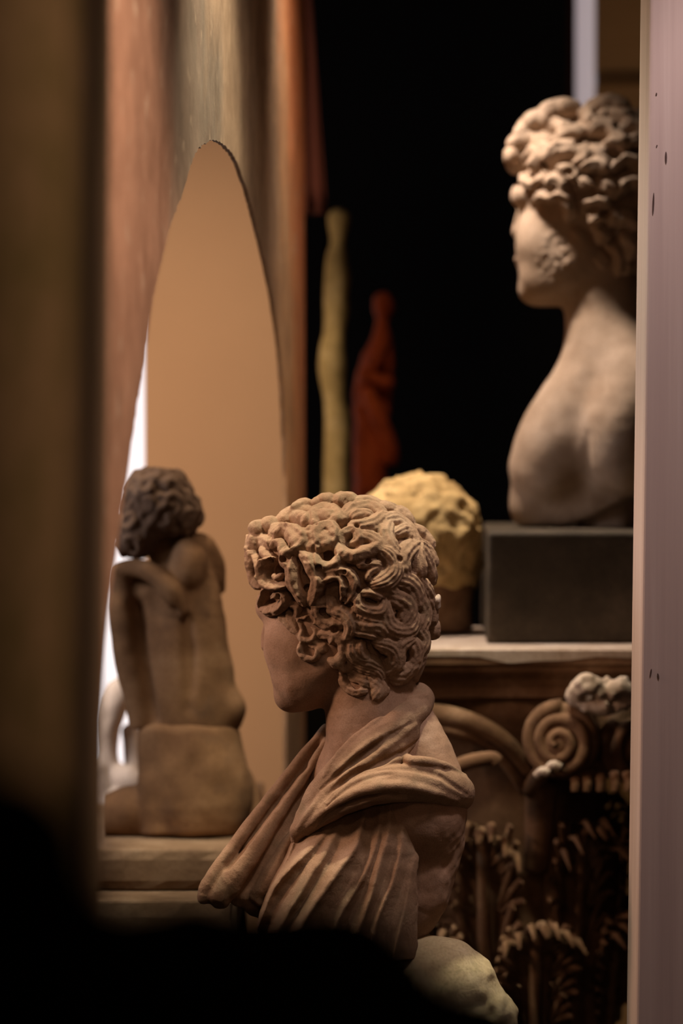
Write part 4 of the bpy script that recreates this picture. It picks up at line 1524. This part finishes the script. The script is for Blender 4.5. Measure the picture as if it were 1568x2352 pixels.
        # lobes: three fingers at each level on each side, and a fan at the tip
        for s_ in (-1, 1):
            for lv, (u, wl) in enumerate(((0.22, 0.85), (0.42, 1.0), (0.62, 1.0), (0.80, 0.8))):
                for fi, (dx, dz) in enumerate(((0.50, 0.02), (0.46, 0.055), (0.30, 0.085))):
                    w0, zz = s_ * W * 0.42, z0 + H * u
                    w1 = s_ * W * (0.42 + dx * wl * 1.1)
                    rise = dz * H / 0.3 * 0.8
                    sweep([pt(w0, zz, 0.014 + 0.016 * u * u), pt(w0 + (w1 - w0) * 0.55, zz + rise * 0.65, 0.020 + 0.02 * u * u),
                           pt(w1 * 0.97, zz + rise, 0.022 + 0.022 * u), pt(w1, zz + rise * 0.96, 0.030 + 0.026 * u)], 0.0068, 0.0052)
            for fi in range(3):
                a_ = (0.35 + 0.42 * fi)
                w1 = s_ * W * (0.22 + 0.26 * fi)
                sweep([pt(s_ * W * 0.15, z0 + H * 0.84, 0.024), pt(w1 * 0.8, z0 + H * (1.02 - 0.06 * fi), 0.034), pt(w1, z0 + H * (1.0 - 0.07 * fi) + curl * 0.4, 0.034 + curl * 1.0),
                       pt(w1 * 1.05, z0 + H * (0.97 - 0.07 * fi), 0.036 + curl * 1.7)], 0.0085, 0.0065)
        raw_mesh('acanthus_leaf', Vv, Ff, 'capital_stone', root, smooth=True)
    A0 = -math.pi / 2
    for k in range(8):
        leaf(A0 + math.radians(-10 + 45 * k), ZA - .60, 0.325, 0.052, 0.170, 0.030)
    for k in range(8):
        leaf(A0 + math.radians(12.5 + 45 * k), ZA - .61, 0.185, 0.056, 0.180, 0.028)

    # corner scrolls: a spiral rib, its drum and a stalk below
    def scroll(cen, na, flip):
        nrm = Vector((math.cos(na), math.sin(na), 0))
        side = Vector((0, 0, 1)).cross(nrm)
        Vv, Ff = [], []
        K, m = 56, 10
        for i in range(K + 1):
            t = i / K
            a = math.radians(90) + flip * t * math.radians(860)
            r = 0.047 * (1 - t) ** 0.85 + 0.004
            tr = 0.0125 * (1 - 0.45 * t)
            ctr = cen + side * (r * math.cos(a)) + Vector((0, 0, 1)) * (r * math.sin(a)) + nrm * (0.016 * t)
            rad = (side * math.cos(a) + Vector((0, 0, 1)) * math.sin(a))
            for j in range(m):
                b = 2 * math.pi * j / m
                Vv.append(ctr + rad * (tr * math.cos(b)) + nrm * (tr * math.sin(b)))
        for i in range(K):
            for j in range(m):
                k = (j + 1) % m
                Ff.append((i * m + j, i * m + k, (i + 1) * m + k, (i + 1) * m + j))
        Ff.append(tuple(range(m))[::-1])
        Ff.append(tuple(range(K * m, K * m + m)))
        vo = raw_mesh('volute', Vv, Ff, 'capital_pale_stone' if False else 'capital_stone', root, smooth=True)
        # drum behind the spiral with ribbed rim
        Vv, Ff, n = [], [], 28
        prof = [(0.006, 0.018), (0.012, 0.016), (0.050, 0.0), (0.057, -0.006), (0.056, -0.016), (0.050, -0.020), (0.054, -0.028), (0.054, -0.040), (0.046, -0.048), (0.048, -0.058), (0.044, -0.070), (0.01, -0.075)]
        for r, d in prof:
            for j in range(n):
                b = 2 * math.pi * j / n
                Vv.append(cen + side * (r * math.cos(b)) + Vector((0, 0, 1)) * (r * math.sin(b)) + nrm * d)
        for i in range(len(prof) - 1):
            for j in range(n):
                k = (j + 1) % n
                Ff.append((i * n + j, (i + 1) * n + j, (i + 1) * n + k, i * n + k))
        Ff.append(tuple(range(n)))
        Ff.append(tuple(range((len(prof) - 1) * n, len(prof) * n))[::-1])
        raw_mesh('drum', Vv, Ff, 'capital_stone', vo, smooth=True)

    A0 = -math.pi / 2
    scroll(P(1287, 1703, 3.84), A0 - math.radians(20), 1)
    scroll(P(1452, 1712, 3.88), A0 + math.radians(38), -1)

    # curved stalks along the visible face, and small tips
    def stalk(pts, r0, r1, mat='capital_stone', name='stalk'):
        p = cr([(x, y, z) for x, y, z in pts], 6)
        Vv, Ff, m = [], [], 8
        for i in range(len(p)):
            T = Vector(p[min(i + 1, len(p) - 1)] - p[max(i - 1, 0)]).normalized()
            A = T.cross(Vector((0, 1, 0.1))).normalized()
            B = T.cross(A)
            r = r0 + (r1 - r0) * i / (len(p) - 1)
            for j in range(m):
                b = 2 * math.pi * j / m
                Vv.append(Vector(p[i]) + A * (r * math.cos(b)) + B * (r * 0.7 * math.sin(b)))
        for i in range(len(p) - 1):
            for j in range(m):
                k = (j + 1) % m
                Ff.append((i * m + j, i * m + k, (i + 1) * m + k, (i + 1) * m + j))
        Ff.append(tuple(range(m))[::-1])
        Ff.append(tuple(range((len(p) - 1) * m, len(p) * m)))
        raw_mesh(name, Vv, Ff, mat, root, smooth=True)

    def at(px, py, Y):
        return tuple(P(px, py, Y))
    stalk([at(960, 1640, 3.87), at(1040, 1648, 3.86), at(1110, 1672, 3.86), at(1170, 1715, 3.87), at(1215, 1775, 3.89)], 0.018, 0.012)
    stalk([at(960, 1668, 3.87), at(1050, 1680, 3.86), at(1120, 1712, 3.87), at(1170, 1765, 3.88), at(1205, 1820, 3.9)], 0.010, 0.008)
    stalk([at(1210, 1820, 3.9), at(1250, 1770, 3.86), at(1300, 1755, 3.84), at(1360, 1790, 3.85)], 0.012, 0.016)
    stalk([at(1245, 1800, 3.9), at(1240, 1860, 3.92), at(1235, 1930, 3.93), at(1230, 2000, 3.94)], 0.026, 0.018)
    stalk([at(1045, 1762, 3.84), at(1085, 1748, 3.83), at(1130, 1742, 3.83), at(1142, 1752, 3.83)], 0.012, 0.010, 'capital_stone', 'leaf_tip')
    for i, px in enumerate((1318, 1345, 1376, 1410, 1440)):
        stalk([at(px, 1775, 3.84), at(px + 4, 1795, 3.83), at(px + 3, 1818, 3.83)], 0.008, 0.007, 'capital_stone', 'leaf_tip')
    for px, py, L in ((1270, 1760, 18), (1245, 1775, 14)):
        stalk([at(px - 12, py + 8, 3.83), at(px, py - 4, 3.82), at(px + L, py + 2, 3.82)], 0.007, 0.006, 'capital_pale_stone', 'leaf_tip')

    # flower on the abacus
    fv = Vol((1270, 1500, -70), (1500, 1670, 90), 3)
    fv.tube([(1318, 1598, 0, 16), (1345, 1572, -12, 26), (1372, 1580, -8, 22), (1388, 1606, 0, 14)], 4)
    fv.tube([(1395, 1562, -5, 8), (1384, 1590, -8, 8)], 4)
    fv.tube([(1405, 1585, -5, 22), (1428, 1578, 0, 22), (1444, 1592, 8, 14)], 5)
    fv.tube([(1312, 1606, 10, 12), (1350, 1622, 6, 16), (1400, 1622, 8, 18), (1448, 1606, 14, 14)], 6)
    fv.tube([(1330, 1600, 40, 30), (1430, 1600, 50, 30)], 10)
    Xq, Yq, Zq = fv.all()
    fv.F += 5 * noise3(Xq, Yq, Zq, 16)
    sdf_obj('flower', fv, Frame(1380, 1590, 3.80), 'capital_pale_stone', root)
    return cx, cy


ccx, ccy = capital()


def shaft():
    Vv, Ff, n = [], [], 48
    zt = ZA - 0.62
    prof = [(0.175, zt), (0.18, zt - .02), (0.165, zt - .035), (0.172, zt - .2), (0.19, 0.06), (0.22, 0.05), (0.22, 0.0)]
    for r, z in prof:
        for j in range(n):
            b = 2 * math.pi * j / n
            rr = r - (0.006 if j % 2 and 0.07 < z < zt - .04 else 0)
            Vv.append((ccx + rr * math.cos(b), ccy + rr * math.sin(b), z))
    for i in range(len(prof) - 1):
        for j in range(n):
            k = (j + 1) % n
            Ff.append((i * n + j, (i + 1) * n + j, (i + 1) * n + k, i * n + k))
    Ff.append(tuple(range(n)))
    Ff.append(tuple(range((len(prof) - 1) * n, len(prof) * n))[::-1])
    o = raw_mesh('column_shaft', Vv, Ff, 'dark_block_stone')
    tag(o, 'dark fluted column shaft below the carved capital', 'column')


shaft()

# ------------------------------------------------------------------ seated figure behind the arch
SF = Frame(420, 1500, 3.95)


def seated():
    root = empty('seated_figure', SF.w([(430, 1915, 0)])[0])
    tag(root, 'brown stone figure seated with its back turned, seen through the arch', 'statue')

    def q(u, v_):
        return 180 + u / 2.556, 1020 + v_ / 2.556
    # body: back, shoulders, arms
    v = Vol((215, 1180, -150), (620, 1720, 190), 3.2)
    v.tube([(420, 1290, 10, 66), (425, 1400, 0, 88), (428, 1500, -5, 98), (436, 1590, 0, 108), (440, 1650, 5, 108)], 0, flat=0.75)
    v.ell((432, 1300, -35), (46, 64, 54), 10)                                    # raised near shoulder
    v.tube([(460, 1262, 20, 40), (488, 1300, 35, 30), (505, 1350, 55, 16)], 16)   # far shoulder
    v.tube([(268, 1310, -10, 18), (310, 1306, -34, 22), (352, 1318, -58, 24), (392, 1360, -72, 26), (424, 1420, -66, 18)], 5)   # forearm laid across
    v.tube([(278, 1330, 0, 30), (286, 1420, -6, 36), (300, 1520, -8, 36), (318, 1600, -6, 34), (330, 1660, -6, 34)], 4)   # hanging arm
    v.tube([(350, 1370, 10, 46), (365, 1480, 10, 56), (385, 1600, 10, 66)], 14)
    v.ell((512, 1628, 10), (54, 50, 70), 20)
    v.ell((322, 1372, 5), (34, 60, 30), 6)
    v.tube([(432, 1420, -66, 11), (434, 1490, -72, 13), (436, 1560, -80, 13), (432, 1625, -84, 8)], 14, cut=True)   # spine
    v.tube([(400, 1400, -74, 7), (424, 1446, -76, 8)], 8, cut=True)
    v.tube([(318, 1390, -30, 14), (328, 1480, -36, 15), (342, 1570, -42, 15), (356, 1650, -50, 14)], 8, cut=True)
    v.blur(6)
    X, Y, Z = v.all()
    v.F = np.maximum(v.F, (Y - 1672).astype(np.float32))
    v.F += 2 * noise3(X, Y, Z, 34)
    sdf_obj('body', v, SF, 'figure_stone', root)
    # bowed head of hair
    hv = Vol((235, 1040, -130), (500, 1320, 150), 3.2)
    hv.ell((362, 1150, 0), (78, 78, 78), 0)
    hv.ell((394, 1180, -8), (66, 52, 70), 24)
    hv.ell((318, 1222, 0), (56, 62, 66), 24)
    keep = Vol.__new__(Vol)
    keep.__dict__.update(hv.__dict__)
    keep.F = hv.F.copy()
    rnd = np.random.RandomState(3)
    c0 = np.array([365., 1165., 0.])
    for lat in np.radians([-55, -30, -5, 20, 45]):
        for lon in np.arange(0, 360, 36):
            a = math.radians(lon + rnd.uniform(-8, 8))
            u = np.array([math.cos(a) * math.cos(lat), math.sin(lat), math.sin(a) * math.cos(lat)])
            s = keep.shoot(c0, u, 150)
            hv.curl(s, keep.grad(s), 27, 12, 11, 0.9, rnd.uniform(0, 6.28), 9, 1.5, 1)
    hv.F += 2 * noise3(*hv.all(), 14)
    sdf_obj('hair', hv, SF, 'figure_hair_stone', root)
    # face turned away
    fv = Vol((250, 1100, -60), (430, 1310, 160), 4)
    fv.ell((330, 1200, 45), (52, 72, 52), 0)
    fv.tube([(300, 1180, 90, 8), (296, 1210, 98, 11)], 6)
    fv.tube([(360, 1240, 10, 34), (400, 1300, 10, 44)], 10)
    sdf_obj('face_and_neck', fv, SF, 'figure_stone', root)
    # draped seat
    dv = Vol((240, 1620, -170), (650, 1935, 190), 3.2)
    dv.tube([(430, 1680, 10, 112), (442, 1760, 10, 124), (450, 1830, 10, 126), (445, 1890, 10, 108), (442, 1950, 10, 90)], 0, flat=0.9)
    dv.tube([(388, 1690, -95, 5), (388, 1790, -110, 6), (392, 1880, -104, 6)], 10, cut=True)
    dv.tube([(345, 1690, -20, 26), (350, 1790, -30, 32), (360, 1880, -30, 36), (365, 1950, -30, 36)], 18)
    dv.tube([(560, 1780, 40, 20), (580, 1850, 40, 22), (590, 1960, 40, 22)], 10)
    dv.tube([(300, 1870, 20, 66), (240, 1890, 30, 60)], 18)
    X, Y, Z = dv.all()
    dv.F = np.maximum(dv.F, (Y - 1914).astype(np.float32))
    dv.blur(6)
    dv.F = -smin(-dv.F, -(1662 - Y + 0 * X).astype(np.float32), 22)
    dv.F += 3 * noise3(X, Y, Z, 44)
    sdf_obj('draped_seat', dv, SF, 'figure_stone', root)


seated()
# pale limbs of a further sculpture at the left, lit by the side fill light
WF = Frame(270, 1700, 4.3)
v = Vol((150, 1520, -120), (400, 1905, 120), 4)
v.tube([(300, 1560, 10, 22), (268, 1600, 0, 34), (250, 1660, 0, 30), (246, 1740, 10, 24)], 8)
v.tube([(246, 1740, 10, 24), (262, 1770, 5, 22), (290, 1790, 0, 34), (315, 1810, 0, 30)], 8)
v.tube([(300, 1680, 30, 20), (305, 1760, 30, 20)], 8)
v.tube([(220, 1770, 0, 30), (240, 1830, 10, 40), (280, 1850, 10, 50), (300, 1900, 10, 50)], 10)
v.F += 2 * noise3(*v.all(), 30)
o = sdf_obj('marble_fragment', v, WF, 'white_marble')
tag(o, 'white marble limb fragment lit by the side fill light beside the seated figure', 'sculpture')

# slabs below the seated figure
zt = SF.w([(430, 1914, 0)])[0][2]
x0, x1 = -0.52, P(574, 1950, 3.78).x


def rough_slab(name, lo, hi, mat, seed, label, cat):
    """block with knocked edges"""
    rr = random.Random(seed)
    nx, ny, nz = 16, 8, 4
    V, F, ids = [], [], {}
    for i in range(nx + 1):
        for j in range(ny + 1):
            for k in range(nz + 1):
                if i in (0, nx) or j in (0, ny) or k in (0, nz):
                    e = (i in (0, nx)) + (j in (0, ny)) + (k in (0, nz))
                    p = [lo[0] + (hi[0] - lo[0]) * i / nx, lo[1] + (hi[1] - lo[1]) * j / ny, lo[2] + (hi[2] - lo[2]) * k / nz]
                    if e > 1:
                        c = [(lo[a] + hi[a]) / 2 for a in range(3)]
                        for a in range(3):
                            d = rr.uniform(0.002, 0.007)
                            if (i, j, k)[a] in (0, (nx, ny, nz)[a]) and a != 2:
                                p[a] += d if p[a] < c[a] else -d
                    ids[i, j, k] = len(V)
                    V.append(p)
    def quad(a, b, c, d):
        F.append((ids[a], ids[b], ids[c], ids[d]))
    for i in range(nx):
        for j in range(ny):
            quad((i, j, 0), (i, j + 1, 0), (i + 1, j + 1, 0), (i + 1, j, 0))
            quad((i, j, nz), (i + 1, j, nz), (i + 1, j + 1, nz), (i, j + 1, nz))
    for i in range(nx):
        for k in range(nz):
            quad((i, 0, k), (i + 1, 0, k), (i + 1, 0, k + 1), (i, 0, k + 1))
            quad((i, ny, k), (i, ny, k + 1), (i + 1, ny, k + 1), (i + 1, ny, k))
    for j in range(ny):
        for k in range(nz):
            quad((0, j, k), (0, j, k + 1), (0, j + 1, k + 1), (0, j + 1, k))
            quad((nx, j, k), (nx, j + 1, k), (nx, j + 1, k + 1), (nx, j, k + 1))
    o = raw_mesh(name, V, F, mat)
    bevel(o, 0.004, 2)
    tag(o, label, cat)


rough_slab('stone_slab', (x0, 3.78, zt - 0.062), (x1, 4.55, zt), 'plinth_stone', 1, 'brown stone slab directly under the seated figure', 'slab')
rough_slab('stone_plinth', (x0, 3.70, zt - 0.16), (x1 - 0.02, 4.5, zt - 0.0625), 'plinth_stone', 2, 'lower brown stone plinth beneath the slab of the seated figure', 'plinth')
o = box_obj('figure_pedestal', (x0, 3.74, 0), (x1 - 0.03, 4.48, zt - 0.1605), 'unlit_black', None, 0.004)
tag(o, 'dark pedestal below the plinth of the seated figure', 'pedestal')

# ochre carved pillar and red terracotta figure in the dark background
OF = Frame(770, 850, 4.9)
v = Vol((690, 470, -70), (850, 1400, 70), 4)
v.tube([(778, 505, 0, 26), (776, 560, 0, 17), (774, 600, 0, 26), (772, 680, 0, 30), (768, 760, 0, 26), (764, 800, 0, 30), (762, 850, 0, 31), (768, 920, 0, 27), (772, 1000, 0, 29), (772, 1130, 0, 30), (772, 1400, 0, 32)], 4)
v.F += 3 * noise3(*v.all(), 40)
pil = sdf_obj('ochre_pillar', v, OF, 'ochre_stone')
tag(pil, 'slender ochre carved pillar blurred in the dark background', 'pillar')
zb_ = pil['_loc'][2]
o = box_obj('low_pedestal', (pil['_loc'][0] - 0.06, 4.84, 0), (pil['_loc'][0] + 0.06, 4.98, zb_ + 0.002), 'unlit_black', None, 0.004)
tag(o, 'low black pedestal under the slender ochre pillar', 'pedestal')

TF = Frame(860, 900, 5.3)
v = Vol((780, 650, -80), (960, 1300, 80), 4)
v.ell((880, 705, 0), (24, 34, 28), 0)
v.tube([(878, 740, 0, 15), (872, 790, 0, 24), (850, 840, 0, 26), (840, 900, 0, 27), (842, 960, 0, 30), (846, 1030, 0, 36), (850, 1100, 0, 38), (850, 1300, 0, 40)], 8)
v.tube([(878, 790, -10, 14), (862, 830, -26, 17), (838, 862, -30, 16)], 5)
v.tube([(838, 862, -30, 16), (870, 875, -34, 13), (890, 880, -30, 16)], 5)
v.tube([(846, 905, -30, 17), (868, 960, -36, 19), (890, 1015, -34, 20), (898, 1050, -30, 18)], 5)
v.tube([(890, 790, 5, 13), (890, 870, 5, 14), (882, 950, 5, 14)], 5)
v.F += 3 * noise3(*v.all(), 22)
t = sdf_obj('terracotta_figure', v, TF, 'terracotta')
tag(t, 'dark red terracotta figure blurred beside the ochre pillar', 'statue')
o = box_obj('small_pedestal', (t['_loc'][0] - 0.07, 5.22, 0), (t['_loc'][0] + 0.07, 5.38, t['_loc'][2] + 0.002), 'unlit_black', None, 0.004)
tag(o, 'small black pedestal under the red terracotta figure', 'pedestal')

for o in bpy.data.objects:
    if '_loc' in o:
        del o['_loc']
